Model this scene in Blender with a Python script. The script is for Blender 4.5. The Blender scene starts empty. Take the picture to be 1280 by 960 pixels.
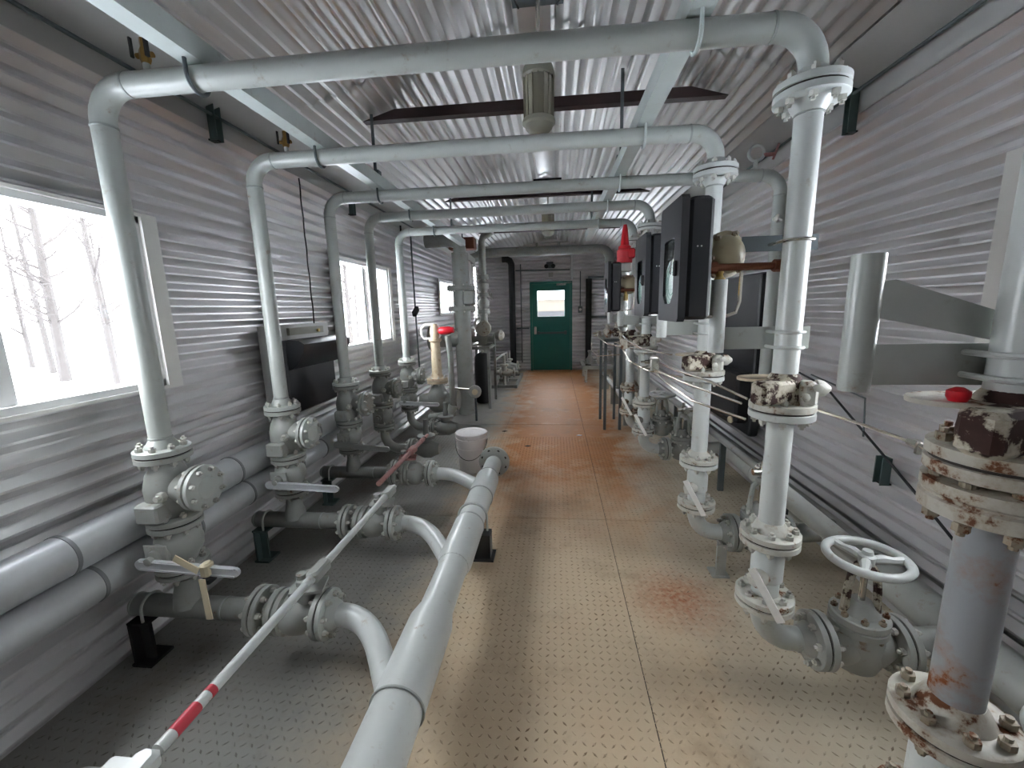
import bpy, math, random
import numpy as np
from mathutils import Vector, Matrix, Quaternion
random.seed(7)
sc = bpy.context.scene
col = sc.collection

# ------------------------------------------------------------------ camera, world, exposure
F, CX, CY, CAMH = 520.0, 640.0, 480.0, 1.48
def _unit(v): return v / np.linalg.norm(v)
Yc = _unit(np.array([693 - CX, -(385 - CY), -F]))
Zc = -np.array([712 - CX, -(3430 - CY), -F]); Zc = _unit(Zc - Zc.dot(Yc) * Yc)
Xc = np.cross(Yc, Zc)
cd = bpy.data.cameras.new('camera'); cam = bpy.data.objects.new('camera', cd); col.objects.link(cam)
cd.sensor_fit = 'HORIZONTAL'; cd.sensor_width = 36.0; cd.lens = 36.0 * F / 1280.0
cd.clip_start = 0.02; cd.clip_end = 300
M4 = Matrix.Identity(4)
for i, ax in enumerate((Xc, Yc, Zc)):
    for j in range(3): M4[i][j] = float(ax[j])
M4[2][3] = CAMH
cam.matrix_world = M4
sc.camera = cam

w = bpy.data.worlds.new('sky'); sc.world = w; w.use_nodes = True
bg = w.node_tree.nodes['Background']
bg.inputs[0].default_value = (0.965, 0.98, 1.0, 1); bg.inputs[1].default_value = 1.0

vs = sc.view_settings
vs.view_transform = 'Standard'; vs.look = 'None'; vs.gamma = 1.0; vs.use_curve_mapping = False
vs.exposure = 4.45
sc.cycles.use_denoising = True
sc.cycles.max_bounces = 10; sc.cycles.diffuse_bounces = 6; sc.cycles.glossy_bounces = 5
sc.cycles.transparent_max_bounces = 12
sc.cycles.caustics_reflective = False; sc.cycles.caustics_refractive = False
sc.cycles.sample_clamp_indirect = 6.0

# ------------------------------------------------------------------ materials
def srgb(r, g, b):
    f = lambda c: (c / 255 / 12.92) if c / 255 <= 0.04045 else ((c / 255 + 0.055) / 1.055) ** 2.4
    return (f(r), f(g), f(b), 1)
def newmat(name):
    m = bpy.data.materials.new(name); m.use_nodes = True
    nt = m.node_tree; b = nt.nodes['Principled BSDF']
    return m, nt, b
def N(nt, t, **kw):
    n = nt.nodes.new(t)
    for k, v in kw.items(): setattr(n, k, v)
    return n
def noise(nt, vec, scale, detail=4, rough=0.55):
    n = N(nt, 'ShaderNodeTexNoise'); n.inputs['Scale'].default_value = scale
    n.inputs['Detail'].default_value = detail; n.inputs['Roughness'].default_value = rough
    nt.links.new(vec, n.inputs['Vector']); return n.outputs['Fac']
def ramp(nt, fac, a, b, ca=(0, 0, 0, 1), cb=(1, 1, 1, 1)):
    r = N(nt, 'ShaderNodeValToRGB'); r.color_ramp.elements[0].position = a; r.color_ramp.elements[1].position = b
    r.color_ramp.elements[0].color = ca; r.color_ramp.elements[1].color = cb
    nt.links.new(fac, r.inputs[0]); return r.outputs[0]
def mix(nt, fac, a, b, mode='MIX'):
    m = N(nt, 'ShaderNodeMix', data_type='RGBA', blend_type=mode)
    for s, v in ((m.inputs[0], fac), (m.inputs[6], a), (m.inputs[7], b)):
        if isinstance(v, (tuple, float, int)): s.default_value = v
        else: nt.links.new(v, s)
    return m.outputs[2]
def math2(nt, op, a, b=None, c=None, clamp=False):
    m = N(nt, 'ShaderNodeMath', operation=op, use_clamp=clamp)
    for i, v in enumerate((a, b, c)):
        if v is None: continue
        if isinstance(v, (float, int)): m.inputs[i].default_value = v
        else: nt.links.new(v, m.inputs[i])
    return m.outputs[0]
def position(nt): return N(nt, 'ShaderNodeNewGeometry').outputs['Position']
def bump(nt, b, h, strength=0.3, dist=0.004):
    n = N(nt, 'ShaderNodeBump'); n.inputs['Strength'].default_value = strength; n.inputs['Distance'].default_value = dist
    nt.links.new(h, n.inputs['Height']); nt.links.new(n.outputs[0], b.inputs['Normal'])
def paint(name, c, rough=0.35, rust=0.0, rust_scale=14.0, dirt=0.25, metallic=0.0, rustcol=srgb(122, 74, 40), coat=0.0):
    m, nt, b = newmat(name); p = position(nt)
    n1 = noise(nt, p, 9.0, 5)
    dark = (c[0] * .62, c[1] * .60, c[2] * .56, 1)
    base = mix(nt, ramp(nt, n1, .45, .85, (0, 0, 0, 1), (dirt, dirt, dirt, 1)), c, dark)
    if rust > 0:
        n2 = noise(nt, p, rust_scale, 6, .65)
        a = .74 - rust * .30
        msk = ramp(nt, n2, a, a + .05)
        n3 = noise(nt, p, rust_scale * 4, 3)
        rc = mix(nt, n3, rustcol, (rustcol[0] * .35, rustcol[1] * .3, rustcol[2] * .3, 1))
        halo = ramp(nt, n2, a - .10, a + .02, (0, 0, 0, 1), (.55, .55, .55, 1))
        base = mix(nt, halo, base, (rustcol[0] * .5 + c[0] * .38, rustcol[1] * .5 + c[1] * .34, rustcol[2] * .5 + c[2] * .25, 1))
        base = mix(nt, msk, base, rc)
        rr = mix(nt, msk, (rough,) * 3 + (1,), (.85, .85, .85, 1))
        nt.links.new(rr, b.inputs['Roughness'])
    else:
        b.inputs['Roughness'].default_value = rough
    nt.links.new(base, b.inputs['Base Color'])
    b.inputs['Metallic'].default_value = metallic
    b.inputs['Coat Weight'].default_value = coat
    bump(nt, b, noise(nt, p, 160, 3), .10, .001)
    return m
def emis(name, c, s):
    m, nt, b = newmat(name); b.inputs['Base Color'].default_value = c
    b.inputs['Emission Color'].default_value = c; b.inputs['Emission Strength'].default_value = s; return m
def glassmat(name, tint=(1, 1, 1, 1), refl=.06):
    m = bpy.data.materials.new(name); m.use_nodes = True; nt = m.node_tree; nt.nodes.clear()
    o = N(nt, 'ShaderNodeOutputMaterial'); t = N(nt, 'ShaderNodeBsdfTransparent'); g = N(nt, 'ShaderNodeBsdfGlossy')
    t.inputs[0].default_value = tint; g.inputs['Roughness'].default_value = .05
    mx = N(nt, 'ShaderNodeMixShader'); mx.inputs[0].default_value = refl
    nt.links.new(t.outputs[0], mx.inputs[1]); nt.links.new(g.outputs[0], mx.inputs[2]); nt.links.new(mx.outputs[0], o.inputs[0])
    return m

M = {}
M['pipe'] = paint('grey_green_pipe_paint', srgb(176, 180, 175), .30, rust=.10, rust_scale=18, dirt=.25)
M['pipe_white'] = paint('pale_grey_pipe_paint', srgb(196, 199, 196), .30, rust=.10, rust_scale=22, dirt=.18)
M['valve'] = paint('grey_valve_paint', srgb(160, 162, 156), .42, rust=.16, rust_scale=20, dirt=.5)
M['valve_dark'] = paint('dull_grey_valve_paint', srgb(136, 138, 133), .5, rust=.18, rust_scale=18, dirt=.5)
M['pipe_patchy'] = paint('grey_paint_with_rust_patches', srgb(152, 155, 158), .35, rust=.42, rust_scale=9, dirt=.25, rustcol=srgb(168, 98, 44))
M['rusty'] = paint('rust_streaked_grey_paint', srgb(188, 184, 172), .5, rust=.62, rust_scale=16, dirt=.5)
M['rusty_mid'] = paint('rust_spotted_grey_paint', srgb(188, 187, 178), .45, rust=.45, rust_scale=22, dirt=.4)
M['stain'] = paint('dark_oil_stained_casting', srgb(196, 190, 174), .5, rust=.88, rust_scale=20, dirt=.6, rustcol=srgb(62, 34, 28))
M['bolt'] = paint('painted_bolt', srgb(188, 188, 180), .38, rust=.22, rust_scale=60, dirt=.4, metallic=.15)
M['bolt_rusty'] = paint('rusty_bolt', srgb(150, 140, 122), .55, rust=.62, rust_scale=45, dirt=.5, metallic=.1)
M['gasket'] = paint('dark_gasket', srgb(48, 42, 38), .8)
M['weld'] = paint('weld_bead_paint', srgb(158, 162, 158), .4, rust=.15, rust_scale=40)
M['tan'] = paint('tan_paint', srgb(196, 180, 154), .45, rust=.3, rust_scale=20, dirt=.4)
M['beige'] = paint('beige_casting', srgb(170, 160, 132), .4, rust=.12, rust_scale=30, dirt=.5)
M['steel'] = paint('bright_steel', srgb(200, 198, 190), .25, metallic=.9, dirt=.1)
M['tubing'] = paint('stainless_tubing', srgb(214, 208, 196), .22, metallic=.9, dirt=.1)
M['alu'] = paint('aluminium_jacket', srgb(200, 202, 204), .36, metallic=.3, dirt=.3)
M['band'] = paint('aluminium_band', srgb(140, 142, 144), .4, metallic=.3, dirt=.3)
M['brass'] = paint('brass', srgb(150, 118, 66), .3, metallic=.85, dirt=.5)
M['red'] = paint('red_plastic', srgb(200, 20, 38), .4)
M['redpaint'] = paint('faded_red_paint', srgb(170, 120, 116), .5, rust=.35, rust_scale=25, dirt=.3)
M['redband'] = paint('red_paint_band', srgb(186, 50, 66), .45, dirt=.3)
M['black'] = paint('black_enamel', srgb(30, 32, 36), .38, dirt=.2)
M['blackflat'] = paint('matt_black', srgb(20, 20, 22), .7)
M['greensteel'] = paint('dark_green_grey_steel', srgb(72, 88, 86), .5, dirt=.4)
M['strut'] = paint('galvanised_strut', srgb(92, 100, 102), .45, metallic=.4, dirt=.4)
M['maroon'] = paint('dark_maroon_steel', srgb(46, 28, 28), .55, dirt=.4)
M['rust_pipe'] = paint('brown_rusty_nipple', srgb(110, 62, 38), .7, rust=.4, rust_scale=30)
M['beam'] = paint('white_painted_beam', srgb(192, 200, 197), .4, rust=.04, dirt=.25)
M['door'] = paint('dark_teal_door_paint', srgb(16, 104, 92), .4, dirt=.35)
M['white'] = paint('white_painted_trim', srgb(226, 224, 220), .4, dirt=.15)
M['frame'] = paint('window_frame_white', srgb(214, 214, 214), .45, dirt=.2)
M['bucket'] = paint('white_bucket_plastic', srgb(226, 222, 220), .4, dirt=.3, rust=.08, rust_scale=30)
M['tape'] = paint('cream_cloth_tape', srgb(206, 194, 164), .8, dirt=.3)
M['snow'] = paint('snow', srgb(238, 242, 248), .8, dirt=.03)
M['bark'] = paint('grey_bark', srgb(58, 54, 52), .9, dirt=.7)
M['twig'] = paint('grey_brown_twigs', srgb(62, 57, 55), .9, dirt=.6)
M['shed'] = paint('brown_shed_wall', srgb(66, 58, 46), .6)
M['lampglass'] = None
M['glass'] = glassmat('window_glass', (.97, .985, 1, 1), .05)
M['lens'] = glassmat('recorder_glass', (.9, .95, .95, 1), .14)
M['chart'] = paint('chart_paper', srgb(240, 244, 236), .6, dirt=.1)
M['chart_reflection'] = paint('painted_window_reflection', srgb(120, 180, 220), .5, dirt=.1)  # window reflection in the recorder glass, painted as a blue disc
M['chartline'] = paint('green_chart_ink', srgb(96, 170, 150), .6)
M['yellow'] = paint('yellow_brass_fitting', srgb(206, 172, 96), .4, dirt=.4)
m, nt, b = newmat('ribbed_lamp_glass'); b.inputs['Base Color'].default_value = srgb(176, 172, 150); b.inputs['Roughness'].default_value = .25
b.inputs['Transmission Weight'].default_value = .45; M['lampglass'] = m
M['lamphouse'] = paint('grey_lamp_housing', srgb(150, 148, 134), .45, dirt=.3)

def sheet_metal(name, c, rough, metal):
    m, nt, b = newmat(name); p = position(nt)
    n1 = noise(nt, p, 1.6, 3)
    base = mix(nt, ramp(nt, n1, .35, .75, (0, 0, 0, 1), (.22, .22, .22, 1)), c, (c[0] * .6, c[1] * .6, c[2] * .61, 1))
    nt.links.new(base, b.inputs['Base Color'])
    r = mix(nt, n1, (rough * .8,) * 3 + (1,), (rough * 1.25,) * 3 + (1,)); nt.links.new(r, b.inputs['Roughness'])
    b.inputs['Metallic'].default_value = metal
    return m
M['wall'] = sheet_metal('corrugated_wall_sheet', srgb(216, 214, 215), .30, .62)
M['roof'] = sheet_metal('corrugated_roof_sheet', srgb(214, 212, 210), .34, .8)
M['flash'] = sheet_metal('flat_eave_flashing', srgb(190, 190, 188), .5, .3)

# floor: painted checker plate, sandy wear in the aisle, rust-orange mud towards the far door
def floor_mat(name, lug):
    m, nt, b = newmat(name); p = position(nt)
    sx = N(nt, 'ShaderNodeSeparateXYZ'); nt.links.new(p, sx.inputs[0])
    x, y = sx.outputs[0], sx.outputs[1]
    big = noise(nt, p, 1.1, 4); med = noise(nt, p, 4.5, 6, .65); fine = noise(nt, p, 38, 4, .6)
    grey, sand, orange = srgb(142, 140, 134), srgb(200, 186, 160), srgb(164, 104, 42)
    # distance from a line down the aisle, wobbling with noise
    cx = math2(nt, 'MULTIPLY_ADD', big, .5, -.17)
    dx = math2(nt, 'ABSOLUTE', math2(nt, 'SUBTRACT', x, cx))
    def band(wid, soft): return math2(nt, 'DIVIDE', math2(nt, 'SUBTRACT', wid, math2(nt, 'MULTIPLY_ADD', med, -.6, math2(nt, 'ADD', dx, .3))), soft, clamp=True)
    sandm = band(1.05, .55)
    right = math2(nt, 'MULTIPLY_ADD', x, 1.4, .5, clamp=True)
    sandm = math2(nt, 'MAXIMUM', sandm, math2(nt, 'MULTIPLY', right, .75))
    c = mix(nt, sandm, grey, sand)
    far = math2(nt, 'MULTIPLY_ADD', y, .55, -1.25, clamp=True)
    om = math2(nt, 'MULTIPLY', band(.95, .5), math2(nt, 'MULTIPLY_ADD', far, .85, .22))
    om = math2(nt, 'MULTIPLY', om, math2(nt, 'MULTIPLY_ADD', med, 1.3, .35), clamp=True)
    c = mix(nt, om, c, orange)
    # a rust patch on the bare right-hand plate
    vm = N(nt, 'ShaderNodeVectorMath', operation='DISTANCE'); nt.links.new(p, vm.inputs[0]); vm.inputs[1].default_value = (.62, 1.98, 0)
    pm = math2(nt, 'MULTIPLY', math2(nt, 'MULTIPLY_ADD', vm.outputs['Value'], -3.4, 1.0, clamp=True), math2(nt, 'MULTIPLY_ADD', fine, 2.4, -.5, clamp=True))
    c = mix(nt, pm, c, srgb(148, 78, 36))
    dirtm = ramp(nt, noise(nt, p, 2.6, 8, .7), .52, .80, (0, 0, 0, 1), (.6, .6, .6, 1))
    c = mix(nt, dirtm, c, srgb(100, 76, 48))
    if lug:
        worn = ramp(nt, noise(nt, p, 20, 4, .7), .45, .56)
        lugc = mix(nt, math2(nt, 'MULTIPLY', sandm, .9), srgb(104, 100, 92), srgb(112, 86, 56))
        zone = ramp(nt, noise(nt, p, 1.5, 3), .38, .62, (.30, .30, .30, 1), (1, 1, 1, 1))
        c = mix(nt, math2(nt, 'MULTIPLY', worn, zone), c, lugc)
    nt.links.new(c, b.inputs['Base Color'])
    rg = mix(nt, fine, (.42, .42, .42, 1), (.68, .68, .68, 1)); nt.links.new(rg, b.inputs['Roughness'])
    bump(nt, b, fine, .25, .002)
    return m
M['floor'] = floor_mat('painted_floor_plate', False)
M['lug'] = floor_mat('worn_tread_lugs', True)
M['seam'] = paint('dirty_floor_gap', srgb(60, 52, 44), .9)

# ------------------------------------------------------------------ mesh builder
def frame_of(d):
    d = Vector(d).normalized()
    a = Vector((0, 0, 1)) if abs(d.z) < .9 else Vector((1, 0, 0))
    u = d.cross(a).normalized(); v = d.cross(u).normalized()
    return d, u, v
class MB:
    def __init__(s): s.v = []; s.f = []
    def add(s, vs_, fs_):
        o = len(s.v); s.v += [tuple(q) for q in vs_]; s.f += [tuple(i + o for i in q) for q in fs_]; return s
    def lathe(s, o, d, prof, seg=24, cap=True):
        """prof: list of (distance along d from o, radius)"""
        o = Vector(o); d, u, v = frame_of(d); vv = []; ff = []
        cs = [(math.cos(2 * math.pi * k / seg), math.sin(2 * math.pi * k / seg)) for k in range(seg)]
        for t, r in prof:
            c = o + d * t
            vv += [c + u * (r * a) + v * (r * b_) for a, b_ in cs]
        for i in range(len(prof) - 1):
            for k in range(seg):
                k2 = (k + 1) % seg
                ff.append((i * seg + k, (i + 1) * seg + k, (i + 1) * seg + k2, i * seg + k2))
        if cap:
            ff.append(tuple(range(seg))); n = (len(prof) - 1) * seg; ff.append(tuple(n + k for k in reversed(range(seg))))
        return s.add(vv, ff)
    def cyl(s, a, b_, r0, r1=None, seg=20):
        a = Vector(a); b_ = Vector(b_); return s.lathe(a, b_ - a, [(0, r0), ((b_ - a).length, r0 if r1 is None else r1)], seg)
    def tube(s, pts, r, seg=14, closed=False, cap=True):
        pts = [Vector(p) for p in pts]; n = len(pts); vv = []; ff = []
        rs = r if isinstance(r, (list, tuple)) else [r] * n
        tang = []
        for i in range(n):
            if closed: t = pts[(i + 1) % n] - pts[i - 1]
            else: t = pts[min(i + 1, n - 1)] - pts[max(i - 1, 0)]
            tang.append(t.normalized())
        _, u, _ = frame_of(tang[0])
        for i in range(n):
            if i:
                q = tang[i - 1].rotation_difference(tang[i]); u = q @ u
            u = (u - tang[i] * u.dot(tang[i])).normalized(); v = tang[i].cross(u)
            for k in range(seg):
                a = 2 * math.pi * k / seg
                vv.append(pts[i] + u * (rs[i] * math.cos(a)) + v * (rs[i] * math.sin(a)))
        m = n if closed else n - 1
        for i in range(m):
            j = (i + 1) % n
            for k in range(seg):
                k2 = (k + 1) % seg; ff.append((i * seg + k, i * seg + k2, j * seg + k2, j * seg + k))
        if cap and not closed:
            ff.append(tuple(reversed(range(seg)))); ff.append(tuple((n - 1) * seg + k for k in range(seg)))
        return s.add(vv, ff)
    def box(s, c, size, rot=None, bev=0.0):
        x, y, z = (q / 2 for q in size); c = Vector(c); R = rot if rot is not None else Matrix.Identity(3)
        if bev <= 0:
            vv = [c + R @ Vector((sx * x, sy * y, sz * z)) for sz in (-1, 1) for sy in (-1, 1) for sx in (-1, 1)]
            return s.add(vv, [(0, 2, 3, 1), (4, 5, 7, 6), (0, 1, 5, 4), (2, 6, 7, 3), (0, 4, 6, 2), (1, 3, 7, 5)])
        vv = []; ring = []
        def lay(zz, ins):
            q = [(-x + ins + bev, -y + ins), (x - ins - bev, -y + ins), (x - ins, -y + ins + bev), (x - ins, y - ins - bev),
                 (x - ins - bev, y - ins), (-x + ins + bev, y - ins), (-x + ins, y - ins - bev), (-x + ins, -y + ins + bev)]
            return [c + R @ Vector((a, b_, zz)) for a, b_ in q]
        L = [lay(-z, bev * .8), lay(-z + bev, 0), lay(z - bev, 0), lay(z, bev * .8)]
        for l in L: vv += l
        ff = [tuple(reversed(range(8))), tuple(24 + k for k in range(8))]
        for i in range(3):
            for k in range(8): k2 = (k + 1) % 8; ff.append((i * 8 + k, i * 8 + k2, (i + 1) * 8 + k2, (i + 1) * 8 + k))
        return s.add(vv, ff)
    def bar(s, a, b_, w_, t_, up=(0, 0, 1)):
        a = Vector(a); b_ = Vector(b_); d = (b_ - a); L = d.length; d.normalize()
        u = d.cross(Vector(up)).normalized(); n = u.cross(d)
        R = Matrix((d, u, n)).transposed()
        return s.box((a + b_) / 2, (L, w_, t_), R)
    def prism(s, pts, thick):
        """closed polygon (3D, planar) extruded by the vector thick"""
        pts = [Vector(p) for p in pts]; t = Vector(thick); n = len(pts)
        vv = pts + [p + t for p in pts]
        ff = [tuple(reversed(range(n))), tuple(n + k for k in range(n))]
        for k in range(n): k2 = (k + 1) % n; ff.append((k, k2, n + k2, n + k))
        return s.add(vv, ff)
    def mesh(s, name, mat, off=(0, 0, 0), smooth=True):
        me = bpy.data.meshes.new(name); o = Vector(off)
        me.from_pydata([tuple(Vector(q) - o) for q in s.v], [], s.f); me.update()
        if smooth:
            me.polygons.foreach_set('use_smooth', [True] * len(me.polygons))
            me.set_sharp_from_angle(angle=math.radians(38))
        if mat: me.materials.append(M[mat] if isinstance(mat, str) else mat)
        return me
    def build(s, name, mat, parent=None, smooth=True):
        off = wloc(parent) if parent is not None else Vector((0, 0, 0))
        ob = bpy.data.objects.new(name, s.mesh(name, mat, off, smooth)); col.objects.link(ob)
        if parent is not None: ob.parent = parent
        return ob
def wloc(o):
    p = Vector((0, 0, 0))
    while o is not None: p += o.location; o = o.parent
    return p
def tag(o, label, cat, group=None):
    o['label'] = label; o['category'] = cat
    if group: o['group'] = group
    return o
def thing(name, label, cat, loc=(0, 0, 0), group=None):
    o = bpy.data.objects.new(name, None); o.location = loc; o.empty_display_size = .05; col.objects.link(o)
    return tag(o, label, cat, group)
def struct(o): o['kind'] = 'structure'; return o
def single(name, mb, mat, label, cat, base, group=None):
    ob = bpy.data.objects.new(name, mb.mesh(name, mat, base)); ob.location = base; col.objects.link(ob)
    return tag(ob, label, cat, group)
def arc(c, a, b_, r, n=9, a0=0, a1=math.pi / 2):
    """points c + r*(cos t * a + sin t * b)"""
    c = Vector(c); a = Vector(a); b_ = Vector(b_)
    return [c + a * (r * math.cos(a0 + (a1 - a0) * k / (n - 1))) + b_ * (r * math.sin(a0 + (a1 - a0) * k / (n - 1))) for k in range(n)]

# shared stud-and-nut meshes ---------------------------------------------------
_studs = {}
def stud_mesh(half, rn, mat):
    key = (round(half, 4), round(rn, 4), mat)
    if key not in _studs:
        q = MB()
        q.lathe((0, 0, -half - rn * 1.9), (0, 0, 1), [(0, rn * .5), (2 * half + rn * 3.8, rn * .5)], 8)
        for s_ in (-1, 1):
            z0 = half if s_ > 0 else -half - rn * 1.25
            q.lathe((0, 0, z0), (0, 0, 1), [(0, rn), (rn * 1.05, rn), (rn * 1.25, rn * .82)], 6)
        _studs[key] = q.mesh('stud', mat)
    return _studs[key]
def bolts(parent, c, axis, rb, n, half, rn, mat='bolt', phase=.5):
    c = Vector(c); d, u, v = frame_of(axis); me = stud_mesh(half, rn, mat); pl = wloc(parent)
    q = Vector((0, 0, 1)).rotation_difference(d)
    for k in range(n):
        a = 2 * math.pi * (k + phase) / n
        ob = bpy.data.objects.new('bolt', me); col.objects.link(ob); ob.parent = parent
        ob.location = c + u * (rb * math.cos(a)) + v * (rb * math.sin(a)) - pl
        ob.rotation_mode = 'QUATERNION'; ob.rotation_quaternion = q
def joint(A, B, c, axis, rp=.038, R=.095, th=.025, n=8, matA='pipe', matB='pipe', hubA=True, hubB=True, bolt='bolt', rn=.0125, hub=.035):
    """a pair of bolted flanges: A's on the near side of c along axis, B's beyond it"""
    c = Vector(c); d = Vector(axis).normalized(); out = None
    for who, sgn, mt, hb in ((A, -1, matA, hubA), (B, 1, matB, hubB)):
        if who is None: continue
        prof = [(.0030, R - .003), (.0045, R), (th - .003, R), (th, R - .004)]
        if hb: prof += [(th + .001, rp + .020), (th + hub * .5, rp + .012), (th + hub, rp + .001)]
        q = MB(); q.lathe(c, d * sgn, prof, 32)
        fl = q.build('flange', mt, who)
        if who is A or A is None: out = fl
    g = MB(); g.lathe(c - d * .0035, d, [(0, R - .006), (.007, R - .006)], 28)
    g.build('gasket', 'gasket', out)
    bolts(out, c, d, R * .79, n, th, rn, bolt)
    return out
def bead(parent, c, axis, r, mat='weld'):
    q = MB(); c = Vector(c); d = Vector(axis).normalized()
    q.lathe(c - d * .005, d, [(0, r - .001), (.002, r + .0022), (.008, r + .0022), (.010, r - .001)], 24, cap=False)
    return q.build('weld_bead', mat, parent)

# ------------------------------------------------------------------ setting
XL, XR, YF, YB = -1.87, 1.65, -1.3, 10.05
RX, RZ, SL = -.10, 3.06, .265                    # ridge
PITCH, AMP = .0787, .0140
def corr(t):                                      # rounded trapezoid wave, 0..1
    u = (t / PITCH) % 1.0; tri = 1 - 4 * abs(u - .5)            # -1..1
    return .5 + .5 * max(-1, min(1, 1.3 * tri))
def rows(z0, z1):
    br = (.25 * (1 - 1 / 1.3), .25 * (1 + 1 / 1.3), 1 - .25 * (1 + 1 / 1.3), 1 - .25 * (1 - 1 / 1.3))
    out = [z0]; k = int(z0 / PITCH) - 1
    while k * PITCH < z1:
        out += [(k + b_) * PITCH for b_ in br if z0 + 1e-4 < (k + b_) * PITCH < z1 - 1e-4]; k += 1
    return out + [z1]
def roof_z(x): return RZ - SL * abs(x - RX)
def wall_patch(q, axis, at, sign, a0, a1, z0, z1):
    """corrugated strip in the plane axis=at; ribs horizontal; sign: which way is inward"""
    zs = rows(z0, z1); o = len(q.v)
    for z in zs:
        d = at - sign * AMP * 2 * (1 - corr(z))
        for a in (a0, a1): q.v.append((d, a, z) if axis == 'x' else (a, d, z))
    for i in range(len(zs) - 1):
        k = o + 2 * i
        q.f.append((k, k + 1, k + 3, k + 2) if (sign > 0) == (axis == 'x') else (k, k + 2, k + 3, k + 1))
def wall_with_holes(name, axis, at, sign, a0, a1, ztop, holes, mat='wall'):
    q = MB(); cuts = sorted(set([a0, a1] + [h for hh in holes for h in hh[:2]]))
    for c0, c1 in zip(cuts[:-1], cuts[1:]):
        hs = [h for h in holes if h[0] <= c0 + 1e-6 and h[1] >= c1 - 1e-6]
        spans = [(0, ztop)]
        for h in hs:
            ns = []
            for s0, s1 in spans:
                if h[2] > s0: ns.append((s0, min(s1, h[2])))
                if h[3] < s1: ns.append((max(s0, h[3]), s1))
            spans = ns
        for s0, s1 in spans:
            if s1 - s0 > .01: wall_patch(q, axis, at, sign, c0, c1, s0, s1)
    return struct(q.build(name, mat))
EAVE_L, EAVE_R = roof_z(XL), roof_z(XR)
WINL = [(.62, 1.80, 1.16, 1.93), (3.50, 4.66, 1.16, 1.96), (6.8, 8.3, 1.42, 1.98)]  # last opening lengthened past its visible part to light the far end
WINR = [(.85, 1.74, 1.25, 1.98), (6.1, 7.4, 1.25, 1.98)]  # second opening is an addition, hidden behind the recorders, for far-end light
wall_with_holes('wall_left', 'x', XL, 1, YF, YB, EAVE_L, WINL)
wall_with_holes('wall_right', 'x', XR, -1, YF, YB, EAVE_R, WINR)
# back wall with its gable, door opening
q = MB(); DX0, DX1, DZ = -.575, .415, 2.09
zs = rows(0, RZ + .05)
for i in range(len(zs) - 1):
    z0, z1 = zs[i], zs[i + 1]
    def half(z): return XL if z < EAVE_L else RX - (RZ + .06 - z) / SL, XR if z < EAVE_R else RX + (RZ + .06 - z) / SL
    (l0, r0), (l1, r1) = half(z0), half(z1)
    d0, d1 = YB + AMP * 2 * (1 - corr(z0)), YB + AMP * 2 * (1 - corr(z1))
    segs = [(l0, r0, l1, r1)] if z0 >= DZ else [(l0, DX0, l1, DX0), (DX1, r0, DX1, r1)]
    for a, b_, c_, d_ in segs: q.add([(a, d0, z0), (b_, d0, z0), (d_, d1, z1), (c_, d1, z1)], [(0, 1, 2, 3)])
struct(q.build('wall_back', 'wall'))
# end wall behind the camera
q = MB(); wall_patch(q, 'y', YF, 1, XL, XR, 0, EAVE_R)
q.add([(XL, YF, EAVE_L), (XR, YF, EAVE_R), (RX, YF, RZ + .03)], [(0, 1, 2)])
struct(q.build('wall_front', 'wall'))
# roof: overlapping ribbed sheets, ribs along the building
root = bpy.data.objects.new('ceiling', None); col.objects.link(root); struct(root)
ys = [YF, .55, 2.67, 4.80, 6.93, 9.06, YB]
for side in (-1, 1):
    xe = XL if side < 0 else XR; span = abs(xe - RX); n = int(span / PITCH * 8)
    flat0 = span - .20
    for k in range(len(ys) - 1):
        q = MB(); lift = .008 * (k % 2); o0 = ys[k] - (.05 if k else 0)
        for i in range(n + 1):
            t = span * i / n; x = RX + side * t
            h = .025 * corr(t) if t < flat0 else 0
            for y in (o0, ys[k + 1]): q.v.append((x, y, RZ - SL * t + h - .004 + lift))
        for i in range(n):
            j = 2 * i; q.f.append((j, j + 1, j + 3, j + 2) if side > 0 else (j, j + 2, j + 3, j + 1))
        q.build('roof_sheet', 'roof', root)
for side in (-1, 1):  # unseen slabs added over the sheets to stop light leaking through the laps
    xe = (XL if side < 0 else XR) + side * .15; q = MB()
    q.prism([(RX, YF - .1, RZ + .06), (xe, YF - .1, roof_z(xe) + .06), (xe, YF - .1, roof_z(xe) + .10), (RX, YF - .1, RZ + .10)], (0, YB - YF + .3, 0))
    q.build('roof_light_blocker', 'blackflat', root)
# eave flashing strips and ridge capping
for i, (xe, sd) in enumerate(((XL, -1), (XR, 1))):
    q = MB(); x0, x1 = xe, xe - sd * .26
    q.add([(x0, YF, roof_z(x0) - .012), (x0, YB, roof_z(x0) - .012), (x1, YB, roof_z(x1) - .012), (x1, YF, roof_z(x1) - .012)], [(0, 1, 2, 3) if sd < 0 else (0, 3, 2, 1)])
    q.add([(x0 - sd * .012, YF, roof_z(x0) - .012), (x0 - sd * .012, YB, roof_z(x0) - .012), (x0 - sd * .012, YB, roof_z(x0) - .12), (x0 - sd * .012, YF, roof_z(x0) - .12)], [(0, 1, 2, 3)])
    struct(q.build('trim_%d' % (i + 1), 'flash'))
q = MB(); q.prism([(RX - .09, YF, RZ - .030), (RX, YF, RZ - .008), (RX + .09, YF, RZ - .030), (RX, YF, RZ - .004)], (0, YB - YF, 0))
struct(q.build('trim_3', 'roof'))
q = MB(); q.box((XR - .05, (1.0 + YB) / 2, .215), (.075, YB - 1.0, .035)); q.box((XR - .02, (1.0 + YB) / 2, .10), (.03, YB - 1.0, .2))
struct(q.build('trim_4', 'flash'))

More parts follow.
